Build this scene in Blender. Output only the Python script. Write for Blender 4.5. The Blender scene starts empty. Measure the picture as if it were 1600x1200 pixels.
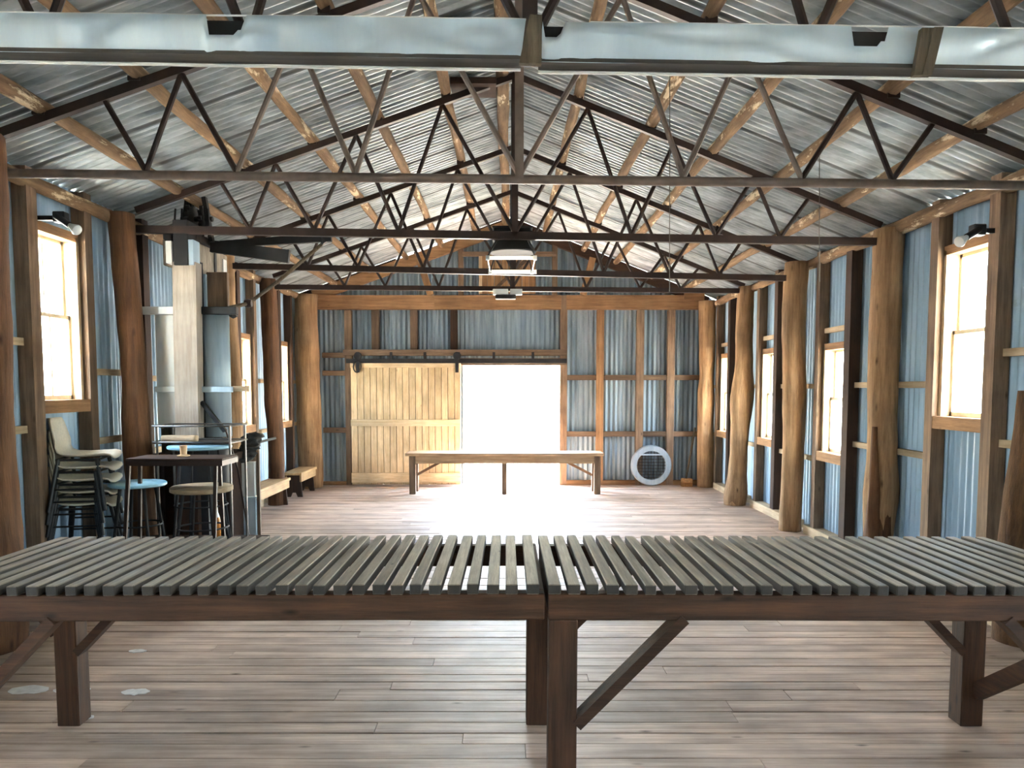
import bpy, bmesh, math, random
from mathutils import Vector, Matrix, noise

random.seed(11)
SC = bpy.context.scene
COL = SC.collection
PI = math.pi
R = math.radians

# ------------------------------------------------------------------ camera, sky, sun, exposure
EYE = 1.52
PITCH = R(4.0)
F = 1200.0
PX, PY = 795.0, 689.0
cd = bpy.data.cameras.new('camera')
cd.sensor_width = 36.0
cd.lens = 36.0 * F / 1600.0
cd.shift_x = (800 - PX) / 1600.0
cd.shift_y = (PY - 600) / 1600.0
cd.clip_end = 500
cam = bpy.data.objects.new('camera', cd)
cam.location = (0, 0, EYE)
cam.rotation_euler = (PI / 2 - PITCH, 0, 0)
COL.objects.link(cam)
SC.camera = cam

SC.view_settings.view_transform = 'Standard'
SC.view_settings.look = 'None'
SC.view_settings.gamma = 1.0
SC.view_settings.use_curve_mapping = False
SC.view_settings.exposure = 4.8

w = bpy.data.worlds.new('sky')
SC.world = w
w.use_nodes = True
wn = w.node_tree
wn.nodes.clear()
sky = wn.nodes.new('ShaderNodeTexSky')
sky.sky_type = 'NISHITA'
sky.sun_disc = False
sky.sun_elevation = R(66)
sky.sun_rotation = R(0)
sky.air_density = 1.2
sky.dust_density = 2.3
bg = wn.nodes.new('ShaderNodeBackground')
bg.inputs['Strength'].default_value = 0.75
wo = wn.nodes.new('ShaderNodeOutputWorld')
wn.links.new(sky.outputs[0], bg.inputs[0])
wn.links.new(bg.outputs[0], wo.inputs[0])

sd = bpy.data.lights.new('sun', 'SUN')
sd.energy = 1.5
sd.angle = R(0.6)
sd.color = (1.0, 0.94, 0.86)
sun = bpy.data.objects.new('sun', sd)
sun.rotation_euler = (R(-24), 0, R(8))
sun.location = (0, 0, 20)
COL.objects.link(sun)


def portal(name, loc, rot, sx, sy):
    ld = bpy.data.lights.new(name, 'AREA')
    ld.shape = 'RECTANGLE'
    ld.size, ld.size_y = sx, sy
    ld.cycles.is_portal = True
    o = bpy.data.objects.new(name, ld)
    o.location = loc
    o.rotation_euler = rot
    COL.objects.link(o)


# ------------------------------------------------------------------ helpers
def U(px, py, Y):
    """pixel of the 1600x1200 photograph -> point at depth Y"""
    xc, yc = (px - PX) / F, (PY - py) / F
    c, s = math.cos(PITCH), math.sin(PITCH)
    d = (xc, c + yc * s, -s + yc * c)
    t = Y / d[1]
    return Vector((d[0] * t, Y, EYE + d[2] * t))


def props(o, label=None, cat=None, group=None, kind=None):
    if label: o['label'] = label
    if cat: o['category'] = cat
    if group: o['group'] = group
    if kind: o['kind'] = kind
    return o


def thing(name, label, cat, loc=(0, 0, 0), group=None):
    o = bpy.data.objects.new(name, None)
    o.empty_display_size = 0.1
    o.location = loc
    COL.objects.link(o)
    return props(o, label, cat, group)


def struct(name, loc=(0, 0, 0)):
    o = bpy.data.objects.new(name, None)
    o.empty_display_size = 0.1
    o.location = loc
    COL.objects.link(o)
    o['kind'] = 'structure'
    return o


def worldloc(o):
    v = Vector((0, 0, 0))
    while o is not None:
        v += o.location
        o = o.parent
    return v


def dup(root, loc, rz=None, label=None):
    c = root.copy()
    COL.objects.link(c)
    c.location = loc
    if rz is not None:
        c.rotation_euler = (0, 0, rz)
    if label: c['label'] = label
    for ch in list(root.children):
        k = ch.copy()
        COL.objects.link(k)
        k.parent = c
        for g in list(ch.children):
            q = g.copy()
            COL.objects.link(q)
            q.parent = k
    return c


class MB:
    def __init__(self):
        self.v, self.f = [], []

    def add(self, vs, fs):
        n = len(self.v)
        self.v += [Vector(p) for p in vs]
        self.f += [tuple(i + n for i in q) for q in fs]
        return self

    def box(self, x0, x1, y0, y1, z0, z1, b=0.0):
        if b <= 0:
            vs = [(x, y, z) for z in (z0, z1) for y in (y0, y1) for x in (x0, x1)]
            fs = [(0, 2, 3, 1), (4, 5, 7, 6), (0, 1, 5, 4), (2, 6, 7, 3), (0, 4, 6, 2), (1, 3, 7, 5)]
            return self.add(vs, fs)
        bm = bmesh.new()
        bmesh.ops.create_cube(bm, size=1)
        for v in bm.verts:
            v.co = Vector(((x0 + x1) / 2 + v.co.x * (x1 - x0), (y0 + y1) / 2 + v.co.y * (y1 - y0),
                           (z0 + z1) / 2 + v.co.z * (z1 - z0)))
        bmesh.ops.bevel(bm, geom=list(bm.edges), offset=b, segments=1, affect='EDGES')
        return self.bm(bm)

    def bm(self, bm):
        bm.verts.index_update()
        self.add([v.co.copy() for v in bm.verts], [[v.index for v in f.verts] for f in bm.faces])
        bm.free()
        return self

    def bar(self, a, b, w, h, up=(0, 0, 1), w2=None, h2=None):
        """rectangular bar from a to b, w across, h along up"""
        a, b = Vector(a), Vector(b)
        d = (b - a).normalized()
        up = Vector(up)
        s = d.cross(up)
        if s.length < 1e-4:
            s = d.cross(Vector((1, 0, 0)))
        s.normalize()
        u = s.cross(d).normalized()
        w2 = w if w2 is None else w2
        h2 = h if h2 is None else h2
        vs = []
        for p, ww, hh in ((a, w, h), (b, w2, h2)):
            for i, j in ((-1, -1), (1, -1), (1, 1), (-1, 1)):
                vs.append(p + s * (i * ww / 2) + u * (j * hh / 2))
        return self.add(vs, [(0, 1, 2, 3), (7, 6, 5, 4), (0, 4, 5, 1), (1, 5, 6, 2), (2, 6, 7, 3), (3, 7, 4, 0)])

    def tube(self, pts, r, n=8, r2=None, closed=False):
        pts = [Vector(p) for p in pts]
        m = len(pts)
        vs, fs = [], []
        prev = None
        for i, p in enumerate(pts):
            if closed:
                d = pts[(i + 1) % m] - pts[i - 1]
            else:
                d = pts[min(i + 1, m - 1)] - pts[max(i - 1, 0)]
            d.normalize()
            if prev is None:
                s = d.cross(Vector((0, 0, 1)))
                if s.length < 1e-3: s = d.cross(Vector((1, 0, 0)))
            else:
                s = prev - d * prev.dot(d)
            s.normalize()
            prev = s
            u = s.cross(d)
            rr = r if r2 is None else r + (r2 - r) * i / max(1, m - 1)
            for k in range(n):
                a = 2 * PI * k / n
                vs.append(p + s * (math.cos(a) * rr) + u * (math.sin(a) * rr))
        rng = m if closed else m - 1
        for i in range(rng):
            j = (i + 1) % m
            for k in range(n):
                fs.append((i * n + k, i * n + (k + 1) % n, j * n + (k + 1) % n, j * n + k))
        if not closed:
            fs.append(tuple(range(n))[::-1])
            fs.append(tuple((m - 1) * n + k for k in range(n)))
        return self.add(vs, fs)

    def lathe(self, prof, n=24, at=(0, 0, 0), axis='Z'):
        at = Vector(at)
        vs, fs = [], []
        for (r, h) in prof:
            for k in range(n):
                a = 2 * PI * k / n
                x, y, z = math.cos(a) * r, math.sin(a) * r, h
                if axis == 'Y': x, y, z = x, h, y
                if axis == 'X': x, y, z = h, x, y
                vs.append(at + Vector((x, y, z)))
        m = len(prof)
        for i in range(m - 1):
            for k in range(n):
                fs.append((i * n + k, i * n + (k + 1) % n, (i + 1) * n + (k + 1) % n, (i + 1) * n + k))
        fs.append(tuple(range(n))[::-1])
        fs.append(tuple((m - 1) * n + k for k in range(n)))
        return self.add(vs, fs)

    def build(self, name, mat, parent=None, smooth=False, kind=None, label=None):
        off = worldloc(parent) if parent else Vector((0, 0, 0))
        me = bpy.data.meshes.new(name)
        me.from_pydata([tuple(p - off) for p in self.v], [], self.f)
        me.update()
        bm = bmesh.new()
        bm.from_mesh(me)
        bmesh.ops.recalc_face_normals(bm, faces=bm.faces)
        bm.to_mesh(me)
        bm.free()
        if smooth:
            for p in me.polygons: p.use_smooth = True
            if smooth == 'auto':
                try:
                    me.set_sharp_from_angle(angle=R(40))
                except Exception:
                    pass
        me.materials.append(mat)
        o = bpy.data.objects.new(name, me)
        COL.objects.link(o)
        if parent: o.parent = parent
        if kind: o['kind'] = kind
        if label: o['label'] = label
        return o


def n3(x, y, z):
    return noise.noise(Vector((x, y, z)))


# ------------------------------------------------------------------ materials
def newmat(name):
    m = bpy.data.materials.new(name)
    m.use_nodes = True
    nt = m.node_tree
    b = nt.nodes['Principled BSDF']
    return m, nt, b


def N(nt, t, **kw):
    n = nt.nodes.new(t)
    for k, v in kw.items():
        setattr(n, k, v)
    return n


def coords(nt, scale):
    tc = N(nt, 'ShaderNodeTexCoord')
    mp = N(nt, 'ShaderNodeMapping')
    mp.inputs['Scale'].default_value = scale
    nt.links.new(tc.outputs['Object'], mp.inputs['Vector'])
    oi = N(nt, 'ShaderNodeObjectInfo')
    ge = N(nt, 'ShaderNodeNewGeometry')
    ad = N(nt, 'ShaderNodeMath', operation='ADD')
    fr = N(nt, 'ShaderNodeMath', operation='FRACT')
    nt.links.new(oi.outputs['Random'], ad.inputs[0])
    nt.links.new(ge.outputs['Random Per Island'], ad.inputs[1])
    nt.links.new(ad.outputs[0], fr.inputs[0])
    # shift the pattern per piece
    mu = N(nt, 'ShaderNodeMath', operation='MULTIPLY')
    mu.inputs[1].default_value = 37.0
    nt.links.new(fr.outputs[0], mu.inputs[0])
    va = N(nt, 'ShaderNodeVectorMath', operation='ADD')
    nt.links.new(mp.outputs[0], va.inputs[0])
    nt.links.new(mu.outputs[0], va.inputs[1])
    return va.outputs[0], fr.outputs[0], tc


def ramp(nt, fac, stops):
    r = N(nt, 'ShaderNodeValToRGB')
    e = r.color_ramp.elements
    while len(e) < len(stops): e.new(0.5)
    for i, (p, c) in enumerate(stops):
        e[i].position = p
        e[i].color = (c[0], c[1], c[2], 1)
    nt.links.new(fac, r.inputs[0])
    return r.outputs[0]


def mix(nt, fac, a, b, mode='MIX'):
    m = N(nt, 'ShaderNodeMix', data_type='RGBA', blend_type=mode)
    for sock, v in ((m.inputs[0], fac), (m.inputs[6], a), (m.inputs[7], b)):
        if hasattr(v, 'node'):
            nt.links.new(v, sock)
        elif isinstance(v, (int, float)):
            sock.default_value = v
        else:
            sock.default_value = (v[0], v[1], v[2], 1)
    return m.outputs[2]


def S(r, g, b):
    """sRGB 0-255 -> linear"""
    def f(c):
        c /= 255.0
        return c / 12.92 if c <= 0.04045 else ((c + 0.055) / 1.055) ** 2.4
    return (f(r), f(g), f(b))


def wood(name, dark, light, axis='X', grain=28.0, along=1.6, rough=0.75, vary=0.35, bump=0.35, knots=0.0, patch=None,
         patch_amt=0.56, spec=0.3, coat=0.0):
    m, nt, b = newmat(name)
    sc = [grain] * 3
    sc['XYZ'.index(axis)] = along
    co, rnd, tc = coords(nt, sc)
    a = N(nt, 'ShaderNodeTexNoise')
    a.inputs['Scale'].default_value = 1.0
    a.inputs['Detail'].default_value = 6
    a.inputs['Roughness'].default_value = 0.75
    nt.links.new(co, a.inputs['Vector'])
    col = ramp(nt, a.outputs[0], [(0.3, dark), (0.7, light)])
    # large soft patches of wear
    c2, _, _ = coords(nt, (1.3, 1.3, 1.3))
    big = N(nt, 'ShaderNodeTexNoise')
    big.inputs['Scale'].default_value = 2.2
    big.inputs['Detail'].default_value = 4
    nt.links.new(c2, big.inputs['Vector'])
    wear = ramp(nt, big.outputs[0], [(0.3, (0.62, 0.62, 0.62)), (0.7, (1.15, 1.15, 1.15))])
    col = mix(nt, 0.8, col, wear, 'MULTIPLY')
    v = N(nt, 'ShaderNodeMapRange')
    v.inputs['To Min'].default_value = 1 - vary
    v.inputs['To Max'].default_value = 1 + vary * 0.6
    nt.links.new(rnd, v.inputs['Value'])
    hs = N(nt, 'ShaderNodeHueSaturation')
    nt.links.new(v.outputs[0], hs.inputs['Value'])
    nt.links.new(col, hs.inputs['Color'])
    col = hs.outputs[0]
    if patch:
        sp = [9.0] * 3
        sp['XYZ'.index(axis)] = 2.2
        c3, _, _ = coords(nt, sp)
        pn = N(nt, 'ShaderNodeTexNoise')
        pn.inputs['Scale'].default_value = 1.0
        pn.inputs['Detail'].default_value = 5
        pn.inputs['Roughness'].default_value = 0.7
        nt.links.new(c3, pn.inputs['Vector'])
        pf = ramp(nt, pn.outputs[0], [(patch_amt, (0, 0, 0)), (patch_amt + 0.06, (1, 1, 1))])
        col = mix(nt, pf, col, patch)
    if knots > 0:
        sk = [14.0] * 3
        sk['XYZ'.index(axis)] = 5.0
        c4, _, _ = coords(nt, sk)
        vo = N(nt, 'ShaderNodeTexVoronoi')
        vo.inputs['Scale'].default_value = 0.55
        nt.links.new(c4, vo.inputs['Vector'])
        kf = ramp(nt, vo.outputs['Distance'], [(0.0, (1, 1, 1)), (knots, (0, 0, 0))])
        col = mix(nt, kf, col, tuple(x * 0.3 for x in dark))
    nt.links.new(col, b.inputs['Base Color'])
    rr = N(nt, 'ShaderNodeMapRange')
    rr.inputs['To Min'].default_value = max(0.1, rough - 0.12)
    rr.inputs['To Max'].default_value = min(1.0, rough + 0.15)
    nt.links.new(a.outputs[0], rr.inputs['Value'])
    nt.links.new(rr.outputs[0], b.inputs['Roughness'])
    b.inputs['Specular IOR Level'].default_value = spec
    bp = N(nt, 'ShaderNodeBump')
    bp.inputs['Strength'].default_value = bump
    bp.inputs['Distance'].default_value = 0.012
    nt.links.new(a.outputs[0], bp.inputs['Height'])
    nt.links.new(bp.outputs[0], b.inputs['Normal'])
    return m


def galv(name, c1, c2, metal=0.35, rough=0.5, rust=None, rust_at=0.66, streak='Z', vary=0.18, scale=3.0):
    m, nt, b = newmat(name)
    sc = [scale * 3] * 3
    sc['XYZ'.index(streak)] = scale * 0.35
    co, rnd, tc = coords(nt, sc)
    a = N(nt, 'ShaderNodeTexNoise')
    a.inputs['Scale'].default_value = 1.0
    a.inputs['Detail'].default_value = 6
    a.inputs['Roughness'].default_value = 0.6
    nt.links.new(co, a.inputs['Vector'])
    col = ramp(nt, a.outputs[0], [(0.3, c1), (0.7, c2)])
    v = N(nt, 'ShaderNodeMapRange')
    v.inputs['To Min'].default_value = 1 - vary
    v.inputs['To Max'].default_value = 1 + vary
    nt.links.new(rnd, v.inputs['Value'])
    hs = N(nt, 'ShaderNodeHueSaturation')
    nt.links.new(v.outputs[0], hs.inputs['Value'])
    nt.links.new(col, hs.inputs['Color'])
    col = hs.outputs[0]
    if rust:
        c2_, _, _ = coords(nt, (2.2, 2.2, 2.2))
        rn = N(nt, 'ShaderNodeTexNoise')
        rn.inputs['Scale'].default_value = 1.6
        rn.inputs['Detail'].default_value = 8
        rn.inputs['Roughness'].default_value = 0.72
        nt.links.new(c2_, rn.inputs['Vector'])
        rf = ramp(nt, rn.outputs[0], [(rust_at - 0.1, (0, 0, 0)), (rust_at + 0.1, (0.7, 0.7, 0.7))])
        col = mix(nt, rf, col, rust)
    nt.links.new(col, b.inputs['Base Color'])
    b.inputs['Metallic'].default_value = metal
    rr = N(nt, 'ShaderNodeMapRange')
    rr.inputs['To Min'].default_value = rough - 0.1
    rr.inputs['To Max'].default_value = rough + 0.15
    nt.links.new(a.outputs[0], rr.inputs['Value'])
    nt.links.new(rr.outputs[0], b.inputs['Roughness'])
    return m


def plain(name, c, rough=0.6, metal=0.0, noise_amt=0.2, scale=12.0, emit=None):
    m, nt, b = newmat(name)
    co, rnd, tc = coords(nt, (scale, scale, scale))
    a = N(nt, 'ShaderNodeTexNoise')
    a.inputs['Scale'].default_value = 1.0
    a.inputs['Detail'].default_value = 5
    nt.links.new(co, a.inputs['Vector'])
    lo = tuple(x * (1 - noise_amt) for x in c)
    hi = tuple(min(1, x * (1 + noise_amt)) for x in c)
    nt.links.new(ramp(nt, a.outputs[0], [(0.3, lo), (0.7, hi)]), b.inputs['Base Color'])
    b.inputs['Roughness'].default_value = rough
    b.inputs['Metallic'].default_value = metal
    if emit:
        b.inputs['Emission Color'].default_value = (*c, 1)
        b.inputs['Emission Strength'].default_value = emit
    return m


def glassmat(name):
    m = bpy.data.materials.new(name)
    m.use_nodes = True
    nt = m.node_tree
    nt.nodes.clear()
    o = N(nt, 'ShaderNodeOutputMaterial')
    t = N(nt, 'ShaderNodeBsdfTransparent')
    t.inputs[0].default_value = (0.93, 0.94, 0.92, 1)
    d = N(nt, 'ShaderNodeBsdfTranslucent')
    d.inputs[0].default_value = (0.85, 0.84, 0.78, 1)
    g = N(nt, 'ShaderNodeBsdfGlossy')
    g.inputs['Roughness'].default_value = 0.05
    tc = N(nt, 'ShaderNodeTexCoord')
    a = N(nt, 'ShaderNodeTexNoise')
    a.inputs['Scale'].default_value = 4.0
    nt.links.new(tc.outputs['Object'], a.inputs['Vector'])
    r = N(nt, 'ShaderNodeMapRange')
    r.inputs['To Min'].default_value = 0.15
    r.inputs['To Max'].default_value = 0.45
    nt.links.new(a.outputs[0], r.inputs['Value'])
    m1 = N(nt, 'ShaderNodeMixShader')
    nt.links.new(r.outputs[0], m1.inputs[0])
    nt.links.new(t.outputs[0], m1.inputs[1])
    nt.links.new(d.outputs[0], m1.inputs[2])
    m2 = N(nt, 'ShaderNodeMixShader')
    m2.inputs[0].default_value = 0.06
    nt.links.new(m1.outputs[0], m2.inputs[1])
    nt.links.new(g.outputs[0], m2.inputs[2])
    nt.links.new(m2.outputs[0], o.inputs[0])
    return m


M = {}
for ax in 'XYZ':
    M['frame' + ax] = wood('framing_timber_' + ax, S(92, 72, 56), S(156, 128, 102), ax, rough=0.8, knots=0.1)
    M['orange' + ax] = wood('warm_timber_' + ax, S(132, 96, 64), S(196, 150, 106), ax, rough=0.8, knots=0.08, vary=0.2)
    M['pale' + ax] = wood('pale_timber_' + ax, S(170, 142, 108), S(216, 192, 158), ax, rough=0.75, vary=0.2)
    M['tbl' + ax] = wood('dark_table_timber_' + ax, S(46, 29, 18), S(96, 64, 42), ax, grain=34, rough=0.72, knots=0.1, vary=0.25)
    M['dark' + ax] = wood('dark_timber_' + ax, S(48, 34, 26), S(86, 60, 44), ax, rough=0.8)
M['slat'] = wood('weathered_shaded_slat', S(108, 94, 78), S(176, 157, 134), 'Y', grain=60, along=3, rough=0.6, vary=0.3, knots=0.06, spec=0.4)
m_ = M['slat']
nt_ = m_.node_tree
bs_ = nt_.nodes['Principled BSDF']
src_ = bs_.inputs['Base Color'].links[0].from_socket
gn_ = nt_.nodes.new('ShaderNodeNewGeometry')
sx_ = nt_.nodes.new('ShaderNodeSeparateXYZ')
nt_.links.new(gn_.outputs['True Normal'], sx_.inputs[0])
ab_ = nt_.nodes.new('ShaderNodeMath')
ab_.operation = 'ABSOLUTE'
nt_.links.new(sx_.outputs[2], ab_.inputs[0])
nt_.links.new(mix(nt_, ramp(nt_, ab_.outputs[0], [(.4, (0, 0, 0)), (.8, (1, 1, 1))]), S(60, 52, 44), src_), bs_.inputs['Base Color'])  # sides and ends painted darker by face direction: shade plus stain
M['floor'] = wood('floorboard_timber', S(150, 122, 102), S(222, 194, 170), 'X', grain=26, along=1.0, rough=0.62, vary=0.22,
                  knots=0.10, bump=0.25, spec=0.35)
M['log'] = wood('log_timber_post', S(126, 93, 63), S(208, 168, 124), 'Z', grain=16, along=1.2, rough=0.85, vary=0.15, bump=0.8,
                knots=0.12)
M['logdark'] = wood('dark_log_post', S(72, 48, 34), S(132, 94, 64), 'Z', grain=14, along=1.1, rough=0.85, vary=0.1, bump=0.9,
                    knots=0.14)
M['bark'] = wood('bark', S(70, 48, 32), S(128, 92, 60), 'Z', grain=30, along=4, rough=0.95, vary=0.1, bump=1.0)
M['purlin'] = wood('bush_pole_purlin', S(104, 80, 58), S(172, 138, 102), 'Y', grain=22, along=2.0, rough=0.85, vary=0.2, bump=0.7,
                   patch=S(222, 200, 164), patch_amt=0.57)
M['bench'] = wood('bench_timber', S(168, 130, 86), S(214, 178, 130), 'Y', grain=26, rough=0.6, vary=0.15)
M['bench_top'] = wood('sorting_bench_timber', S(150, 118, 86), S(204, 172, 134), 'X', grain=26, rough=0.55, vary=0.2)
M['door'] = wood('door_timber', S(200, 168, 122), S(240, 216, 176), 'Z', grain=34, along=3, rough=0.7, vary=0.14, knots=0.07)
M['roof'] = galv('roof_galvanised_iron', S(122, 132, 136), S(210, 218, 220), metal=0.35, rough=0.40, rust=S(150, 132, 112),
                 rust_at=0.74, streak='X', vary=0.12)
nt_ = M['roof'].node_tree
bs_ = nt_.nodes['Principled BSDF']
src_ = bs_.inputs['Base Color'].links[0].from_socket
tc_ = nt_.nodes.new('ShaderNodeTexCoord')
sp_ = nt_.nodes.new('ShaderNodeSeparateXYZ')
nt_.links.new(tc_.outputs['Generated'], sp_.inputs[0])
# dark line painted along each sheet's lap for the missing step shadow
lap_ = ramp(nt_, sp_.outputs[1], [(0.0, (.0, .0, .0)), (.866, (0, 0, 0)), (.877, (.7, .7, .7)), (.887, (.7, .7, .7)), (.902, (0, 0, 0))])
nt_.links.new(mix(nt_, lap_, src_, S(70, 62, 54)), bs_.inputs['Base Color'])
M['wall'] = galv('wall_galvanised_iron', S(140, 168, 190), S(186, 208, 224), metal=0.2, rough=0.48, rust=S(120, 100, 82),
                 rust_at=0.74, streak='Z', vary=0.12)
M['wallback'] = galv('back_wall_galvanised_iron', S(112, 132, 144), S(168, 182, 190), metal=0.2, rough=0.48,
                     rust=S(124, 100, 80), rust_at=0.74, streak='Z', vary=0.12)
M['cover'] = galv('sheet_cover', S(178, 194, 202), S(212, 224, 228), metal=0.3, rough=0.36, vary=0.04, streak='Z', scale=1.5)
M['press_iron'] = galv('press_sheet_iron', S(150, 178, 198), S(206, 222, 230), metal=0.25, rough=0.35, vary=0.05)
M['press_pale'] = galv('press_pale_sheet', S(204, 208, 204), S(234, 234, 228), metal=0.1, rough=0.5, vary=0.05)
M['steel'] = plain('brown_truss_steel', S(54, 38, 31), rough=0.55, metal=0.3, noise_amt=0.3)
M['steel_light'] = plain('grey_brown_truss_pipe', S(124, 108, 96), rough=0.55, metal=0.2, noise_amt=0.25)  # lighter grey-brown than the other truss steel
M['black'] = plain('black_iron', S(32, 30, 30), rough=0.7, metal=0.1, noise_amt=0.4)
M['blackpaint'] = plain('black_paint', S(26, 26, 27), rough=0.4, metal=0.0)
M['void'] = plain('dark_timber_core', S(34, 29, 26), rough=0.9)
M['chair'] = plain('cream_plastic', S(222, 212, 192), rough=0.4, noise_amt=0.08, scale=60)
M['stoolblue'] = plain('pale_blue_paint', S(150, 196, 214), rough=0.35, noise_amt=0.1, scale=8)
M['white'] = plain('white_enamel', S(232, 232, 226), rough=0.35, noise_amt=0.05)
M['cream_tube'] = plain('cream_lamp_tube', S(246, 232, 196), rough=0.4, noise_amt=0.04, emit=0.06)
M['galvring'] = galv('bright_galvanised', S(170, 192, 206), S(224, 234, 240), metal=0.35, rough=0.35, vary=0.02)
M['wire'] = plain('grey_wire', S(100, 96, 90), rough=0.4, metal=0.6)
M['amber'] = plain('amber_bottle', S(206, 128, 52), rough=0.2, noise_amt=0.1)
M['cup'] = plain('cream_cup', S(224, 190, 146), rough=0.4, noise_amt=0.1)
M['rag'] = plain('dark_rag', S(62, 60, 58), rough=0.95, noise_amt=0.4, scale=20)
M['headwood'] = wood('grey_head_timber', S(120, 110, 94), S(176, 166, 148), 'Z', grain=24, along=6, rough=0.8, vary=0.05)
M['sash'] = plain('cream_sash_paint', S(226, 208, 176), rough=0.6)
M['strap'] = wood('weathered_strap_timber', S(72, 62, 48), S(124, 110, 88), 'Z', grain=40, along=4, rough=0.85, vary=0.1, bump=0.6)
M['under'] = wood('cover_underside', S(52, 49, 45), S(86, 82, 75), 'X', grain=30, rough=0.8, vary=0.05)
M['lip'] = plain('folded_bright_edge', S(214, 214, 208), rough=0.5, noise_amt=0.1)
M['stain'] = plain('white_floor_stain', S(214, 210, 204), rough=0.6, noise_amt=0.15, scale=30)
M['glass'] = glassmat('dusty_glass')
M['ground'] = plain('dry_ground', S(206, 190, 160), rough=0.95, noise_amt=0.15, scale=0.6)
M['broom'] = plain('straw_broom', S(190, 138, 84), rough=0.9, noise_amt=0.3, scale=40)

# ------------------------------------------------------------------ room measures
XL, XR = -3.25, 3.2
YB, YF = 12.0, -3.2
RIDGE_X, RIDGE_Z = 0.03, 4.125
SLL, SLR = 0.355, 0.397


def roofz(x):
    return RIDGE_Z - (SLL * (RIDGE_X - x) if x < RIDGE_X else SLR * (x - RIDGE_X))


PITCHC = 0.076
AMP = 0.0115


def corrugated(origin, u, v, n, width, len0, len1=None, off=0.0, segs=8, rows=1, amp=AMP):
    """vertices of one corrugated sheet: u across the ribs, v along them; len0/len1 lengths at both edges"""
    u, v, n = Vector(u).normalized(), Vector(v).normalized(), Vector(n).normalized()
    o = Vector(origin)
    len1 = len0 if len1 is None else len1
    k = max(2, int(round(width / PITCHC * segs)))
    vs, fs = [], []
    for i in range(k + 1):
        t = i / k
        d = t * width
        h = math.sin(2 * PI * d / PITCHC) * amp + off
        L = len0 + (len1 - len0) * t
        for j in range(rows + 1):
            vs.append(o + u * d + n * h + v * (L * j / rows))
    for i in range(k):
        for j in range(rows):
            a = i * (rows + 1) + j
            fs.append((a, a + rows + 1, a + rows + 2, a + 1))
    return vs, fs


# ------------------------------------------------------------------ ground outside
gm = MB().box(-60, 60, -60, 90, -0.75, -0.65)
g = gm.build('ground', M['ground'])
g['kind'] = 'structure'

# ------------------------------------------------------------------ floor
floor = struct('floor', (0, 4, 0))
MB().box(XL - 0.1, XR + 0.1, YF, YB + 0.15, -0.16, -0.03).build('subfloor', M['void'], floor)
far = MB()
near_front = MB()
y = YF
while y < YB + 0.1:
    wd = random.choice((0.105, 0.11, 0.115, 0.12, 0.13))
    x = XL - random.uniform(0, 1.5)
    while x < XR:
        L = random.uniform(2.2, 4.6)
        x0, x1 = max(x, XL), min(x + L, XR)
        if x1 - x0 > 0.02:
            dz = random.uniform(-0.003, 0.0)
            gap = random.choice((0.005, 0.006, 0.009, 0.014))
            args = (x0 + 0.0015, x1 - 0.0015, y, y + wd - gap, -0.03, dz)
            if 2.5 < y < 6.7:
                MB().box(*args).build('floorboard', M['floor'], floor)
            else:
                (far if y >= 6.7 else near_front).box(*args)
        x += L
    y += wd
far.build('far_floorboards', M['floor'], floor, kind='stuff')
near_front.build('near_floorboards', M['floor'], floor, kind='stuff')

for (px, py, rw) in ((112, 1078, .09), (45, 1078, .10), (212, 1081, .07), (130, 1121, .05), (215, 1017, .05)):
    c_ = U(px, py, 4)
    d_ = (c_ - Vector((0, 0, EYE)))
    c_ = Vector((0, 0, EYE)) + d_ * (EYE / -d_.z)
    vs = [(c_.x + math.cos(2 * PI * k / 18) * rw * (1 + .4 * n3(k * .9, px, 1)), c_.y + math.sin(2 * PI * k / 18) * rw * .55 * (1 + .4 * n3(k * .9, px, 4)), .0015)
          for k in range(18)]
    vs2 = [(x, y, -.01) for x, y, z in vs]
    MB().add(vs + vs2, [tuple(range(18))] + [(k, (k + 1) % 18, 18 + (k + 1) % 18, 18 + k) for k in range(18)]).build('white_stain', M['stain'], floor)

# ------------------------------------------------------------------ ceiling: sheets and bush-pole purlins
ceil = struct('ceiling', (RIDGE_X, 4, RIDGE_Z))
sw = 0.66
y = YF - 0.1
i = 0
while y < YB + 0.2:
    for side in (-1, 1):
        xe = (XL - 0.3) if side < 0 else (XR + 0.3)
        a = Vector((RIDGE_X, y, RIDGE_Z + 0.01))
        e = Vector((xe, y, roofz(xe) + 0.01))
        v = e - a
        nrm = Vector((0, 1, 0)).cross(v) if side < 0 else v.cross(Vector((0, 1, 0)))
        if nrm.z < 0: nrm = -nrm
        vs, fs = corrugated(a, (0, 1, 0), v, nrm, sw + 0.076, v.length, off=(0.016 if i % 2 else 0.004), segs=8, amp=0.016)
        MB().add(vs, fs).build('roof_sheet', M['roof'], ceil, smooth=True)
    y += sw
    i += 1
MB().add([(RIDGE_X - 0.16, YF - 0.1, roofz(RIDGE_X - 0.16) + 0.04), (RIDGE_X, YF - 0.1, RIDGE_Z + 0.05),
          (RIDGE_X + 0.16, YF - 0.1, roofz(RIDGE_X + 0.16) + 0.04),
          (RIDGE_X - 0.16, YB + 0.3, roofz(RIDGE_X - 0.16) + 0.04), (RIDGE_X, YB + 0.3, RIDGE_Z + 0.05),
          (RIDGE_X + 0.16, YB + 0.3, roofz(RIDGE_X + 0.16) + 0.04)],
         [(0, 1, 4, 3), (1, 2, 5, 4)]).build('ridge_cap', M['roof'], ceil)


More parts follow.
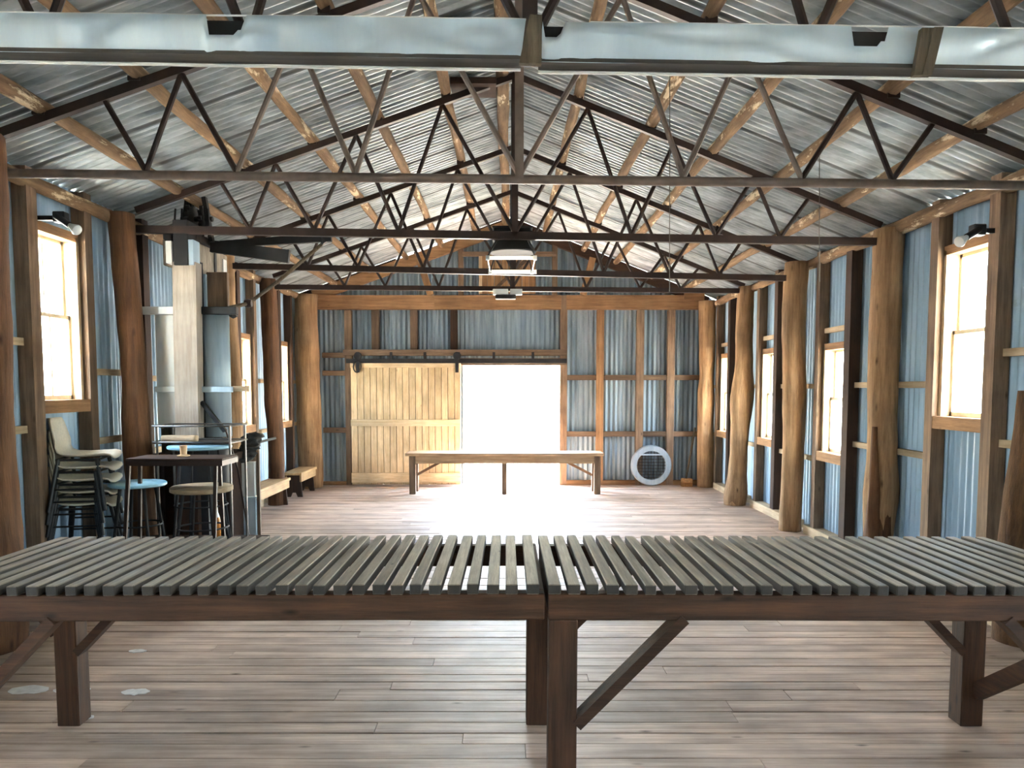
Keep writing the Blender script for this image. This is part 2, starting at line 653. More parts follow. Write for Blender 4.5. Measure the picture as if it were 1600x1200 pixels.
def log_mesh(p0, p1, r0, r1, rings, sides, seed, wander=0.02, lump=0.1, bulges=()):
    """irregular tree trunk between two points"""
    p0, p1 = Vector(p0), Vector(p1)
    d = (p1 - p0)
    L = d.length
    d.normalize()
    s = d.cross(Vector((0, 0, 1)))
    if s.length < 0.2: s = Vector((1, 0, 0))
    s.normalize()
    u = s.cross(d)
    vs, fs = [], []
    for i in range(rings + 1):
        t = i / rings
        c = p0 + d * (L * t)
        c = c + s * (n3(seed, t * L * 0.7, 1.3) * wander) + u * (n3(seed, t * L * 0.7, 8.1) * wander * 0.6)
        r = r0 + (r1 - r0) * t
        for (bt, bw, bh) in bulges:
            r += bh * math.exp(-((t - bt) / bw) ** 2)
        for k in range(sides):
            a = 2 * PI * k / sides
            rr = r * (1 + lump * n3(math.cos(a) * 1.1 + seed, math.sin(a) * 1.1, t * L * 1.6)
                      + lump * 0.5 * n3(math.cos(a) * 3 + seed, math.sin(a) * 3, t * L * 5))
            vs.append(c + s * (math.cos(a) * rr) + u * (math.sin(a) * rr))
    for i in range(rings):
        for k in range(sides):
            fs.append((i * sides + k, i * sides + (k + 1) % sides, (i + 1) * sides + (k + 1) % sides, (i + 1) * sides + k))
    fs.append(tuple(range(sides))[::-1])
    fs.append(tuple(rings * sides + k for k in range(sides)))
    return MB().add(vs, fs)


for k, x in enumerate((-2.67, -2.12, -1.57, -1.04, -0.50, 0.0, 0.554, 1.14, 1.64, 2.18, 2.68)):
    xx = x if x else -0.05
    r = 0.045 if x else 0.055
    zc = roofz(xx) - 0.016 - r
    log_mesh((xx, YF, zc), (xx, YB + 0.1, zc), r, r * 0.95, 70, 10, 3.7 * k + 1, wander=0.022, lump=0.26) \
        .build('roof_purlin', M['purlin'], ceil, smooth=True)
# boards of the closed vent beside the ridge
for (ya, yb) in ((5.25, 5.5), (6.2, 6.5)):
    MB().box(-0.46, -0.10, ya, yb, roofz(-0.28) - 0.12, roofz(-0.28) - 0.07).build('vent_board', M['darkX'], ceil)

# ------------------------------------------------------------------ side walls
win_no = [0]


def make_window(side, X, ya, yb, za, zb, sash=0.5, mull=1):
    """double-hung window in a side wall; side -1 left, +1 right"""
    win_no[0] += 1
    s = side
    w_ = struct('window_%d' % win_no[0], (X, (ya + yb) / 2, za))
    inn, out = X - s * 0.06, X + s * 0.10
    lo, hi = min(inn, out), max(inn, out)
    jm = 'pale'
    MB().box(lo, hi, ya, ya + 0.035, za, zb).build('jamb', M[jm + 'Z'], w_)
    MB().box(lo, hi, yb - 0.035, yb, za, zb).build('jamb', M[jm + 'Z'], w_)
    MB().box(lo, hi, ya, yb, zb - 0.035, zb + 0.03).build('head', M['orangeY'], w_)
    MB().box(min(X - s * 0.1, out), max(X - s * 0.1, out), ya - 0.02, yb + 0.02, za - 0.09, za).build('sill', M['orangeY'], w_)
    zm = za + (zb - za) * sash
    for (z0, z1, off) in ((za, zm + 0.02, 0.02), (zm - 0.02, zb - 0.03, 0.055)):
        xs = X + s * off
        f = MB()
        x0, x1 = xs - 0.016, xs + 0.016
        f.box(x0, x1, ya + 0.035, ya + 0.06, z0, z1)
        f.box(x0, x1, yb - 0.06, yb - 0.035, z0, z1)
        f.box(x0, x1, ya + 0.035, yb - 0.035, z0, z0 + 0.032)
        f.box(x0, x1, ya + 0.035, yb - 0.035, z1 - 0.028, z1)
        sa = f.build('sash', M['sash'], w_)
        if mull:
            ym = (ya + yb) / 2
            MB().box(x0 + 0.004, x1 - 0.004, ym - 0.008, ym + 0.008, z0 + 0.03, z1 - 0.026).build('glazing_bar', M['sash'], sa)
        MB().box(xs - 0.002, xs + 0.002, ya + 0.058, yb - 0.058, z0 + 0.03, z1 - 0.026).build('pane', M['glass'], sa)
    portal('window_portal', (X + s * 0.13, (ya + yb) / 2, (za + zb) / 2), (0, R(90) * s, 0), zb - za, yb - ya)
    return w_


def side_wall(name, side, X, wins, studs, girts):
    s = side
    wl = struct(name, (X, 4, 0))
    cuts = [YF]
    top = roofz(X) + 0.02
    # columns of sheet, broken at the windows
    edges = []
    yy = YF
    for (ya, yb, za, zb) in wins:
        edges.append((yy, ya, None))
        edges.append((ya, yb, (za, zb)))
        yy = yb
    edges.append((yy, YB, None))
    cnt = 0
    for (a, b, hole) in edges:
        n = max(1, int(round((b - a) / 0.7)))
        for q in range(n):
            y0 = a + (b - a) * q / n
            wd = (b - a) / n + 0.06
            y0 -= 0.03
            spans = [(0.0, top)] if hole is None else [(0.0, hole[0] - 0.02), (hole[1] + 0.02, top)]
            for (z0, z1) in spans:
                vs, fs = corrugated((X + s * 0.012, y0, z0), (0, 1, 0), (0, 0, 1), (-s, 0, 0), wd, z1 - z0,
                                    off=(0.006 if cnt % 2 else 0))
                MB().add(vs, fs).build('corrugated_sheet', M['wall'], wl, smooth=True)
            cnt += 1
    xi = X - s * 0.105
    for (yc, wdt, z0, z1, mt) in studs:
        MB().box(min(X - s * 0.005, xi), max(X - s * 0.005, xi), yc - wdt / 2, yc + wdt / 2, z0, min(z1, top - 0.02)) \
            .build('stud', M[mt], wl)
    for (ya, yb, zc) in girts:
        x0, x1 = X - s * 0.01, X - s * 0.05
        MB().box(min(x0, x1), max(x0, x1), ya, yb, zc - 0.025, zc + 0.025).build('girt', M['paleY'], wl)
    x0, x1 = X - s * 0.0, X - s * 0.12
    pys = [YF, 4.4, 6.3, 8.1, 9.9, 11.65]
    for ya, yb in zip(pys, pys[1:]):
        MB().box(min(x0, x1), max(x0, x1), ya + (.15 if ya > YF else 0), yb - .15, 0.0, 0.09).build('bottom_plate', M['paleY'], wl)
    log_mesh((X - s * 0.07, YF, top - 0.1), (X - s * 0.07, YB, top - 0.1), 0.055, 0.05, 60, 10, 9.1 * s, wander=0.04, lump=0.3) \
        .build('top_plate', M['purlin'], wl, smooth=True)
    return wl


RW = [(-1.6, -1.05, .9, 2.3), (1.2, 1.75, .9, 2.3), (5.05, 5.62, 1.31, 2.50), (7.15, 7.70, 0.88, 1.92), (9.05, 9.56, 0.90, 1.96), (10.95, 11.42, 0.88, 1.98)]  # first two windows are added out of view to light the foreground
LW = [(-1.6, -1.05, .9, 2.3), (1.2, 1.75, .9, 2.3), (5.22, 5.78, 1.43, 2.62), (9.10, 9.55, 1.06, 2.14), (10.70, 11.15, 1.04, 2.14)]  # likewise two unseen windows added nearest the camera for foreground light
fz, dk = 'frameZ', 'darkZ'
side_wall('wall_right', 1, XR, RW,
          [(0.6, .1, 0, 4, fz), (2.2, .1, 0, 4, fz), (3.6, .1, 0, 4, fz),
           (4.98, .11, 0, 4, fz), (5.67, .10, 0, 4, fz), (7.08, .12, 0, 4, dk), (7.77, .09, 0, 4, fz), (8.98, .11, 0, 4, dk),
           (9.62, .09, 0, 4, fz), (10.88, .1, 0, 4, dk), (11.5, .09, 0, 4, fz)],
          [(3.65, 4.93, 1.74), (3.65, 4.93, 1.16), (5.72, 7.02, 1.54), (5.72, 7.02, 1.0), (7.81, 8.93, 1.53), (7.81, 8.93, .78),
           (7.14, 7.72, 2.08), (9.66, 10.83, 1.53), (9.66, 10.83, .78), (9.03, 9.57, 2.12), (10.93, 11.45, 2.14),
           (11.55, 11.95, 1.53), (11.55, 11.95, .8)])
side_wall('wall_left', -1, XL, LW,
          [(0.6, .1, 0, 4, fz), (2.2, .1, 0, 4, fz), (3.6, .1, 0, 4, fz), (5.16, .11, 0, 4, fz), (5.84, .1, 0, 4, fz),
           (6.75, .11, 0, 4, dk), (7.6, .1, 0, 4, dk), (9.04, .1, 0, 4, dk), (9.61, .09, 0, 4, fz), (10.64, .1, 0, 4, dk),
           (11.21, .09, 0, 4, dk)],
          [(3.65, 5.1, 1.82), (3.65, 5.1, 1.24), (5.89, 6.7, 1.64), (5.89, 6.7, 1.1), (6.8, 7.55, 1.6), (6.8, 7.55, .95),
           (7.65, 8.99, 1.58), (7.65, 8.99, .95), (9.66, 10.59, 1.6), (9.66, 10.59, 0.95), (11.25, 11.95, 1.6), (11.25, 11.95, .97)])
for wv in RW: make_window(1, XR, *wv, mull=0)
for wv in LW: make_window(-1, XL, *wv, mull=1)
# the tall near-right window keeps a central rail only

# ------------------------------------------------------------------ back wall with doorway
wb = struct('wall_back', (0, YB, 0))
DX0, DX1, DZ = -0.76, 0.82, 1.92


def back_sheets(x0, x1, z0, ztop):
    n = max(1, int(round((x1 - x0) / 0.62)))
    for q in range(n):
        a = x0 + (x1 - x0) * q / n
        b = x0 + (x1 - x0) * (q + 1) / n + 0.06
        ta, tb = ztop(a), ztop(b)
        vs, fs = corrugated((a, YB + 0.012, z0), (1, 0, 0), (0, 0, 1), (0, -1, 0), b - a, ta - z0, tb - z0,
                            off=(0.004 if q % 2 else 0))
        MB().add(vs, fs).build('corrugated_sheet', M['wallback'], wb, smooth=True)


back_sheets(XL, -2.52, 0, lambda x: 2.85)
back_sheets(-2.52, DX0, DZ + 0.1, lambda x: 2.85)
back_sheets(-2.52, DX0, 0, lambda x: DZ + 0.1)
back_sheets(DX0, DX1, DZ, lambda x: 2.85)
back_sheets(DX1, XR, 0, lambda x: 2.85)
back_sheets(XL, RIDGE_X, 2.83, lambda x: max(2.84, roofz(x) - 0.055))
back_sheets(RIDGE_X, XR, 2.83, lambda x: max(2.84, roofz(x) - 0.01))


def bx(px):
    return U(px, 605, YB - 0.05).x


def bz(py):
    return U(795, py, YB - 0.05).z


# girt beam across the wall
for (a, b) in ((498, 680), (680, 876), (884, 1096)):
    MB().box(bx(a), bx(b), YB - 0.13, YB - 0.01, bz(484), bz(462)).build('tie_beam', M['orangeX'], wb)
for (px, y0, y1, mt) in ((546, 485, 757, 'frameZ'), (588, 485, 546, 'frameZ'), (648, 485, 546, 'frameZ'), (710, 485, 546, 'darkZ'),
                         (880, 462, 757, 'frameZ'), (937, 485, 757, 'orangeZ'), (999, 485, 757, 'frameZ'), (1047, 485, 757, 'frameZ')):
    MB().box(bx(px - 5.5), bx(px + 5.5), YB - 0.11, YB - 0.005, max(0, bz(y1)), bz(y0)).build('stud', M[mt], wb)
for (a, b, py) in ((886, 931, 590), (943, 993, 590), (1005, 1041, 590), (1053, 1092, 590), (886, 931, 678), (943, 993, 678),
                   (1005, 1041, 678), (1053, 1092, 678), (505, 540, 583), (505, 540, 672), (505, 540, 555)):
    MB().box(bx(a), bx(b), YB - 0.09, YB - 0.01, bz(py + 4), bz(py - 4)).build('girt', M['frameX'], wb)
MB().box(bx(884), bx(1112), YB - 0.1, YB - 0.005, 0, 0.07).build('bottom_plate', M['orangeX'], wb)
MB().box(bx(500), bx(552), YB - 0.1, YB - 0.005, 0, 0.05).build('bottom_plate', M['orangeX'], wb)
# lintel boards and door track
MB().box(bx(540), bx(884), YB - 0.2, YB - 0.01, bz(556), bz(547)).build('lintel_board', M['frameX'], wb)
MB().box(bx(716), bx(884), YB - 0.17, YB - 0.01, bz(571), bz(560)).build('lintel_board', M['frameX'], wb)
MB().box(bx(545), bx(884), YB - 0.23, YB - 0.2, bz(568), bz(561)).build('door_track', M['black'], wb)
for px in (560, 612, 664, 716, 770, 830):
    MB().box(bx(px), bx(px + 4), YB - 0.225, YB - 0.19, bz(562), bz(551)).build('track_bracket', M['black'], wb)
# gable framing
for (pa, pb, mt, hh) in (((-3.0, roofz(-3.0) - .135), (0.0, roofz(0) - .135), 'orangeX', .17),
                         ((3.05, roofz(3.05) - .1), (0.03, roofz(.03) - .1), 'darkX', .15)):
    MB().bar((pa[0], YB - 0.07, pa[1]), (pb[0], YB - 0.07, pb[1]), 0.08, hh).build('gable_rafter', M[mt], wb)
for (xa, xb) in ((-3.2, -1.72), (-0.5, 0.02)):
    MB().bar((xa, YB - 0.06, roofz(xa) - .045), (xb, YB - 0.06, roofz(xb) - .045), 0.06, 0.06).build('packing_board', M['darkX'], wb)
for q in range(3):
    xq = -1.45 + q * 0.36
    MB().bar((xq, YB - 0.06, roofz(xq) - .05), (xq + .05, YB - 0.06, roofz(xq + .05) - .05), .07, .06).build('packing_block', M['darkX'], wb)
for (a, b) in (((655, 405), (673, 461)), ((926, 403), (911, 461))):
    pa, pb = U(*a, YB - 0.09), U(*b, YB - 0.09)
    MB().bar(pa, pb, 0.1, 0.08, up=(0, 1, 0)).build('gable_brace', M['orangeZ'], wb)
for (px, py) in ((721, 385), (866, 382)):
    MB().box(bx(px - 4), bx(px + 4), YB - 0.1, YB - 0.005, bz(462), bz(py)).build('stud', M['frameZ'], wb)
MB().box(bx(1065), bx(1096), YB - 0.14, YB - 0.02, bz(470), bz(452)).build('corner_block', M['orangeX'], wb)
portal('doorway_portal', ((DX0 + DX1) / 2, YB + 0.12, DZ / 2), (R(-90), 0, 0), DX1 - DX0, DZ)

# gable hatch: boarded loft door above the doorway
h_ = struct('door_2', (bx(796), YB - 0.1, bz(462)))
MB().box(bx(724), bx(868), YB - 0.16, YB - 0.10, bz(402), bz(395)).build('lintel', M['frameX'], h_)
for (a, b, mt) in ((749, 754, 'paleZ'), (754, 762, 'orangeZ'), (826, 836, 'orangeZ')):
    MB().box(bx(a), bx(b), YB - 0.15, YB - 0.10, bz(460), bz(402)).build('frame_post', M[mt], h_)
for q in range(6):
    a = 762 + q * 64 / 6
    MB().box(bx(a) + .003, bx(a + 64 / 6) - .003, YB - 0.135 + 0.004 * (q % 2), YB - 0.105, bz(460), bz(402)).build('plank', M['orangeZ'], h_)
for (a, b) in (((770, 455), (822, 406)),):
    MB().bar(U(*a, YB - 0.15), U(*b, YB - 0.15), 0.05, 0.03, up=(0, 1, 0)).build('ledge_brace', M['frameX'], h_)

# sliding door
dz0, dz1 = 0.02, bz(564)
xa, xb = bx(551), bx(721)
d1 = struct('door_1', ((xa + xb) / 2, YB - 0.2, 0))
n = 17
for q in range(n):
    a = xa + (xb - xa) * q / n
    b = xa + (xb - xa) * (q + 1) / n
    MB().box(a + .004, b - .004, YB - 0.195 - 0.004 * random.random(), YB - 0.165, dz0, dz1).build('plank', M['door'], d1)
MB().box(xa, xb, YB - 0.168, YB - 0.155, dz0, dz1).build('backing', M['frameX'], d1)
M['doorX'] = wood('door_rail_timber', S(206, 174, 128), S(242, 220, 182), 'X', grain=34, along=3, rough=0.7, vary=0.1)
for (z0, z1) in ((bz(752), bz(737)), (bz(665), bz(655)), (bz(575), bz(565))):
    MB().box(xa, xb, YB - 0.225, YB - 0.198, z0, z1).build('rail', M['doorX'], d1)
for px in (559, 714):
    MB().bar(U(px, 553, YB - 0.24), U(px, 582, YB - 0.24), 0.05, 0.02, up=(0, 1, 0)).build('hanger_strap', M['black'], d1)
    MB().lathe([(0.05, -.012), (0.06, -.006), (0.06, .006), (0.05, .012)], 16, U(px, 556, YB - 0.235), 'Y').build('hanger_wheel', M['black'], d1)
MB().tube([U(558 + 6 * math.cos(a), 573 + 9 * math.sin(a), YB - 0.25) for a in [k * PI / 6 for k in range(12)]], .011, 6, closed=True) \
    .build('ring_handle', M['black'], d1)

# ------------------------------------------------------------------ wall behind the camera
wf = struct('wall_front', (0, YF, 0))
for (x0, x1, z0, zt) in ((XL, 0, 0, 2.9), (0, XR, 0, 2.9)):
    vs, fs = corrugated((x0, YF, z0), (1, 0, 0), (0, 0, 1), (0, 1, 0), x1 - x0, zt - z0, segs=6)
    MB().add(vs, fs).build('corrugated_sheet', M['wall'], wf, smooth=True)
for (x0, x1) in ((XL, RIDGE_X), (RIDGE_X, XR)):
    vs, fs = corrugated((x0, YF, 2.88), (1, 0, 0), (0, 0, 1), (0, 1, 0), x1 - x0, max(.01, roofz(x0) - 2.88), max(.01, roofz(x1) - 2.88), segs=6)
    MB().add(vs, fs).build('corrugated_sheet', M['wall'], wf, smooth=True)

# ------------------------------------------------------------------ log posts
posts = [
    ('log_post', 'rough log post at far left edge of the photo, before the window', 4.4, -3.0, -2.96, .16, .13, 'logdark', ((.12, .12, .03),)),
    ('log_post', 'dark leaning log post right of the near left window', 6.2, -2.96, -3.07, .098, .095, 'logdark', ((.35, .12, .01),)),
    ('log_post', 'log post standing behind the wool press', 8.1, -2.93, -2.95, .10, .10, 'log', ()),
    ('log_post', 'slim log post on the left wall above the first low bench', 9.9, -3.02, -3.07, .105, .10, 'logdark', ()),
    ('log_post', 'thick square-looking log post in the far left corner', 11.66, -3.04, -3.04, .18, .18, 'log', ()),
    ('log_stump', 'bark-covered broken log standing at far right edge of the photo', 4.5, 3.075, 3.09, .125, .105, 'bark', ((.2, .25, .015),)),
    ('log_post', 'split log post with peeling bark beside near right window', 6.3, 3.03, 3.06, .11, .115, 'log', ((.22, .12, .02),)),
    ('log_post', 'straight tan log post between second and third right windows', 8.1, 2.99, 3.0, .115, .115, 'log', ()),
    ('log_post', 'knobbly tan log post with swollen lower half on right wall', 9.9, 2.94, 3.04, .12, .105, 'log', ((.5, .12, .03), (.05, .06, .03))),
    ('log_post', 'tan log post in the far right corner beside the broom', 11.7, 3.0, 3.0, .13, .12, 'log', ((.6, .06, -.02),)),
]
for k, (nm, lab, Y, x0, x1, r0, r1, mt, bul) in enumerate(posts):
    t = thing(nm, lab, 'post', (x0, Y, 0))
    hgt = roofz(x1) - 0.13 if k != 5 else 1.50
    log_mesh((x0, Y, -0.005), (x1, Y, hgt), r0, r1, 34, 18, 5.3 * k + 2, wander=0.05, lump=0.14, bulges=bul).build('trunk', M[mt], t, smooth=True)
    if k == 6:
        b = log_mesh((x0 - .06, Y - .06, 0), (x0 - .055, Y - .07, 1.2), .075, .025, 18, 10, 44, wander=.03, lump=.4)
        b.build('bark_strip', M['logdark'], t, smooth=True)
        b = log_mesh((x0 + .04, Y - .08, 0), (x0 + .05, Y - .07, .8), .07, .03, 14, 10, 71, wander=.05, lump=.6)
        b.build('bark_strip', M['bark'], t, smooth=True)
    if k in (8,):
        log_mesh((x0 - .05, Y - .06, 0), (x0 - .02, Y - .05, .5), .08, .04, 12, 10, 17, lump=.4).build('root_swelling', M['log'], t, smooth=True)

# ------------------------------------------------------------------ roof trusses
def truss(lab, Y, zl, zr, hl, hr, apex, cx, light=False, xl=-3.0, xr=3.0):
    t = thing('roof_truss', lab, 'truss', (cx, Y, zl), None)
    steel = M['steel_light'] if light else M['steel']

    def cz(x): return zl + (zr - zl) * (x - xl) / (xr - xl)

    def tz(x): return apex + (hl - apex) * (x - cx) / (xl - cx) if x < cx else apex + (hr - apex) * (x - cx) / (xr - cx)
    if light:
        MB().tube([(xl, Y, cz(xl)), (cx, Y, cz(cx)), (xr, Y, cz(xr))], .026, 10).build('bottom_chord', steel, t, smooth='auto')
    else:
        MB().bar((xl, Y, cz(xl)), (xr, Y, cz(xr)), .05, .06).build('bottom_chord', M['steel'], t)
    for s, xe in ((-1, xl), (1, xr)):
        MB().bar((cx, Y, apex), (xe, Y, tz(xe)), .045, .05).build('top_chord', M['steel'], t)
    MB().bar((cx, Y, cz(cx)), (cx, Y, apex), .05, .05, up=(0, 1, 0)).build('king_post', steel, t)
    T = (.58, 1.27, 1.92, 2.36)
    B = (0, .94, 1.62, 2.14)
    for s in (-1, 1):
        for q in range(4):
            xt = cx + s * T[q]
            for bb in (B[q], B[q + 1] if q < 3 else None):
                if bb is None: continue
                xb_ = cx + s * bb
                MB().tube([(xt, Y, tz(xt) - .02), (xb_, Y, cz(xb_) + .02)], .0165, 8).build(
                    'web_rod', steel if (light and q < 2) else M['steel'], t, smooth='auto')
    # cleats that carry the purlins
    for x in (-2.67, -2.12, -1.57, -1.04, -.5, .554, 1.14, 1.64, 2.18, 2.68):
        z0, z1 = tz(x) + .02, roofz(x) - .085
        if z1 > z0:
            MB().box(x - .035, x + .035, Y - .03, Y + .03, z0, z1).build('purlin_cleat', M['steel'], t)
    return t


truss('nearest roof truss, its lower chord wrapped in the sheet-metal cover', 2.65, 2.66, 2.60, 2.93, 2.82, 3.99, .07)
truss('second roof truss, the big one with grey-brown pipe chord across the picture', 4.5, 2.745, 2.675, 2.93, 2.81, 3.975, .06, light=True)
truss('third roof truss, with dark chord passing right over the wool press head', 6.3, 2.79, 2.69, 2.94, 2.82, 3.99, .05)
truss('fourth roof truss, dark steel, behind the wool press lever arms', 8.1, 2.78, 2.65, 2.93, 2.81, 3.98, .05)
truss('farthest roof truss, small and dark, just before the back wall gable', 9.9, 2.795, 2.745, 2.93, 2.81, 3.985, .05)

# ------------------------------------------------------------------ sheet-metal cover over the nearest truss chord
def cover(label, pts_top, pts_bot, xs, notches, seed):
    """pts_*: image points of upper and lower edge of the face"""
    YC = 2.56
    a0, a1 = U(*pts_top[0], YC), U(*pts_top[1], YC)
    b0, b1 = U(*pts_bot[0], YC), U(*pts_bot[1], YC)
    t = thing('beam_cover', label, 'beam', ((a0.x + a1.x) / 2, YC + .05, b0.z))
    cols, rows = 150, 8
    vs, fs = [], []
    for i in range(cols + 1):
        f = i / cols
        tp, bt = a0.lerp(a1, f), b0.lerp(b1, f)
        cut = 0
        for (nx0, nx1, d) in notches:
            x0, x1 = U(nx0, 40, YC).x, U(nx1, 40, YC).x
            if x0 <= tp.x <= x1:
                cut = d
                if tp.x > x1 - 0.02: cut = d * 0.75
        tp = tp.lerp(bt, cut)
        for j in range(rows + 1):
            g_ = j / rows
            p = bt.lerp(tp, g_)
            dent = 0.022 * n3(p.x * 3 + seed, p.z * 5, seed) + 0.016 * n3(p.x * 9 + seed, p.z * 7, seed + 4) \
                + 0.020 * max(0, .12 - abs(n3(p.x * 2.3 + seed, p.z * 6, seed + 9))) / .12
            k_ = min(1, 2.2 * g_) * (1 if g_ < .8 else (1 - g_) * 5)
            p = p + Vector((0, -.012 * k_ + dent * k_ * .8, 0.004 * n3(p.x * 2.2, seed, 3)))
            vs.append(p)
    for i in range(cols):
        for j in range(rows):
            q = i * (rows + 1) + j
            fs.append((q, q + rows + 1, q + rows + 2, q + 1))
    MB().add(vs, fs).build('sheet_face', M['cover'], t, smooth=True)
    dn = Vector((0, 0, -.004))
    # timber core, underside and bright folded lip
    core0, core1 = (a0 + b0) / 2, (a1 + b1) / 2
    h = (a0 - b0).length
    MB().bar(core0 + Vector((0, .035, 0.0)), core1 + Vector((0, .035, 0.0)), .04, h - .02).build('timber_core', M['void'], t)
    MB().bar(b0 + Vector((0, .033, .006)), b1 + Vector((0, .033, .006)), .072, .012).build('underside_board', M['under'], t)
    MB().tube([b0.lerp(b1, k / 24) + Vector((0, .071, -.004 + .003 * n3(k * .6, seed, 1))) for k in range(25)], .006, 6).build('folded_lip', M['lip'], t)
    MB().tube([a0.lerp(a1, k / 24) + Vector((0, .002, .004 * n3(k * .6, seed, 5))) for k in range(25) if not any(
        U(nx0 - 12, 40, YC).x < a0.lerp(a1, k / 24).x < U(nx1 + 12, 40, YC).x for (nx0, nx1, d) in notches)] , .003, 6).build('rolled_edge', M['lip'], t)
    return t


cover('left length of dented grey sheet-metal beam cover across the top', ((-140, 17), (822, 29)), ((-140, 78), (814, 93)), None, ((326, 382, .5),), 3)
cover('right length of pale sheet-metal beam cover across the top', ((848, 33), (1740, 46)), ((842, 96), (1740, 112)), None,
      ((849, 882, .38), (1333, 1385, .5)), 9)
for (lab, tl, tr, bl, br) in (('dark weathered timber strut at the joint of the beam covers', (828, 22), (847, 24), (811, 98), (846, 100)),
                              ('dark weathered timber strut over the right beam cover', (1441, 43), (1474, 43), (1428, 117), (1456, 117))):
    YS = 2.53
    p = [U(*q, YS) for q in (tl, tr, br, bl)]
    t = thing('timber_strut', lab, 'strut', tuple((p[2] + p[3]) / 2))
    bk = [q + Vector((0, .022, 0)) for q in p]
    vs = p + bk
    MB().add(vs, [(0, 1, 2, 3), (7, 6, 5, 4), (0, 4, 5, 1), (1, 5, 6, 2), (2, 6, 7, 3), (3, 7, 4, 0)]).build('strut_board', M['strap'], t)
    mid = [(p[0] * .45 + p[1] * .55) + Vector((0, -.004, 0)), p[1] + Vector((0, -.004, 0)), p[2] + Vector((0, -.004, 0)), (p[3] * .55 + p[2] * .45) + Vector((0, -.004, 0))]
    bk = [q + Vector((0, .006, 0)) for q in mid]
    MB().add(mid + bk, [(0, 1, 2, 3), (7, 6, 5, 4), (0, 4, 5, 1), (1, 5, 6, 2), (2, 6, 7, 3), (3, 7, 4, 0)]).build('cover_lath', M['strap'], t)

# ------------------------------------------------------------------ slatted wool tables
def slat_table(label, x0, x1, left_leg, right_leg, brace_at, rz=0.0, tilt=0.0):
    yf, yb, zt = 2.60, 3.46, .844
    t = thing('slatted_table', label, 'table', ((x0 + x1) / 2, (yf + yb) / 2, 0), 'slatted wool tables')
    sl = 0.0645
    k = int((x1 - x0) / sl)
    sl = (x1 - x0) / k
    for q in range(k):
        a = x0 + q * sl + random.uniform(-.004, .004)
        wd = .041 + random.uniform(-.003, .003)
        fz_, bz_ = yf - .012 + random.uniform(-.004, .004), yb + .01 + random.uniform(-.006, .004)
        sk = random.uniform(-.004, .004)
        h = random.uniform(-.002, .0015)
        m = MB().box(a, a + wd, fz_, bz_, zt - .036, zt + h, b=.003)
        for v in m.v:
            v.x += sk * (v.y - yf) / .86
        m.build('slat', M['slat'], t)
    zr1, zr0 = zt - .0365, zt - .129
    MB().box(x0, x1, yf, yf + .055, zr0, zr1, b=.004).build('front_rail', M['tblX'], t)
    MB().box(x0, x1, yb - .06, yb - .005, zr0, zr1, b=.004).build('rear_rail', M['tblX'], t)
    for xx in (x0 + .0, x1 - .05):
        MB().box(xx, xx + .05, yf + .055, yb - .06, zr0 + .01, zr1, b=.003).build('end_rail', M['tblY'], t)
    MB().box((x0 + x1) / 2 - .025, (x0 + x1) / 2 + .025, yf + .055, yb - .06, zr0 + .01, zr1 - .02, b=.003).build('cross_bearer', M['tblY'], t)
    lw = .1
    yr = yb - .105
    legs = []
    if left_leg[0] is not None: legs.append((left_leg[0], yf + .002, 1))
    if left_leg[1] is not None: legs.append((left_leg[1], yr, 1))
    if right_leg[0] is not None: legs.append((right_leg[0], yf + .002, -1))
    if right_leg[1] is not None: legs.append((right_leg[1], yr, -1))
    for (lx, ly, s) in legs:
        MB().box(lx, lx + lw, ly, ly + lw, 0, zr0 - .001, b=.004).build('leg', M['tblZ'], t)
        # diagonal brace from leg up to the rail
        xs = lx + lw if s > 0 else lx
        yb_ = ly + .03
        p0 = Vector((xs - s * .0, yb_, .34))
        p1 = Vector((xs + s * .37, yb_, zr0 + .005))
        MB().bar(p0, p1, .036, .078, up=(0, 1, 0)).build('brace', M['tblX'], t)
        if s > 0 and ly < 3 and left_leg[0] is not None and left_leg[1] is not None:
            pass
    t.rotation_euler = (0, tilt, rz)
    return t


def slat_bar_fix():
    pass


ta = slat_table('left slatted wool table in the foreground, at left of the central leg', -2.05, .126, (-2.045, -2.03), (None, None), 0, tilt=-.004)
tb = slat_table('right slatted wool table in the foreground, with the thick central leg', .134, 2.19, (.136, .078), (2.09, 2.03), 0, tilt=.003)
# side brace of the right table
MB().bar((2.10, 3.36, .16), (2.14, 2.72, .62), .04, .07).build('side_brace', M['tblY'], tb)
# left table's extra small brace toward the left
MB().bar((-2.03, 3.39, .42), (-2.22, 3.39, .70), .036, .06, up=(0, 1, 0)).build('brace', M['tblX'], ta)

# ------------------------------------------------------------------ sorting bench near the doorway
bh = U(795, 708, 10.86).z
b0 = U(634, 708, 10.9).x
b1 = U(943, 708, 10.9).x
sb = thing('sorting_bench', 'long low timber bench in front of the bright doorway', 'bench', ((b0 + b1) / 2, 11.05, 0))
for q in range(3):
    MB().box(b0, b1, 10.82 + q * .15, 10.82 + q * .15 + .145, bh - .04, bh, b=.004).build('top_plank', M['bench_top'], sb)
MB().box(b0 + .07, b1 - .07, 10.86, 10.9, bh - .15, bh - .041).build('front_apron', M['bench_top'], sb)
MB().box(b0 + .07, b1 - .07, 11.18, 11.22, bh - .15, bh - .041).build('rear_apron', M['bench_top'], sb)
for (px, yl) in ((640, 10.85), (928, 10.85), (784, 10.85), (640, 11.16), (928, 11.16)):
    xx = U(px, 740, 10.9).x
    wl_ = .09 if px != 784 else .075
    MB().box(xx, xx + wl_, yl, yl + .08, 0, bh - .15 if px == 784 else bh - .041, b=.004).build('leg', M['frameZ'], sb)
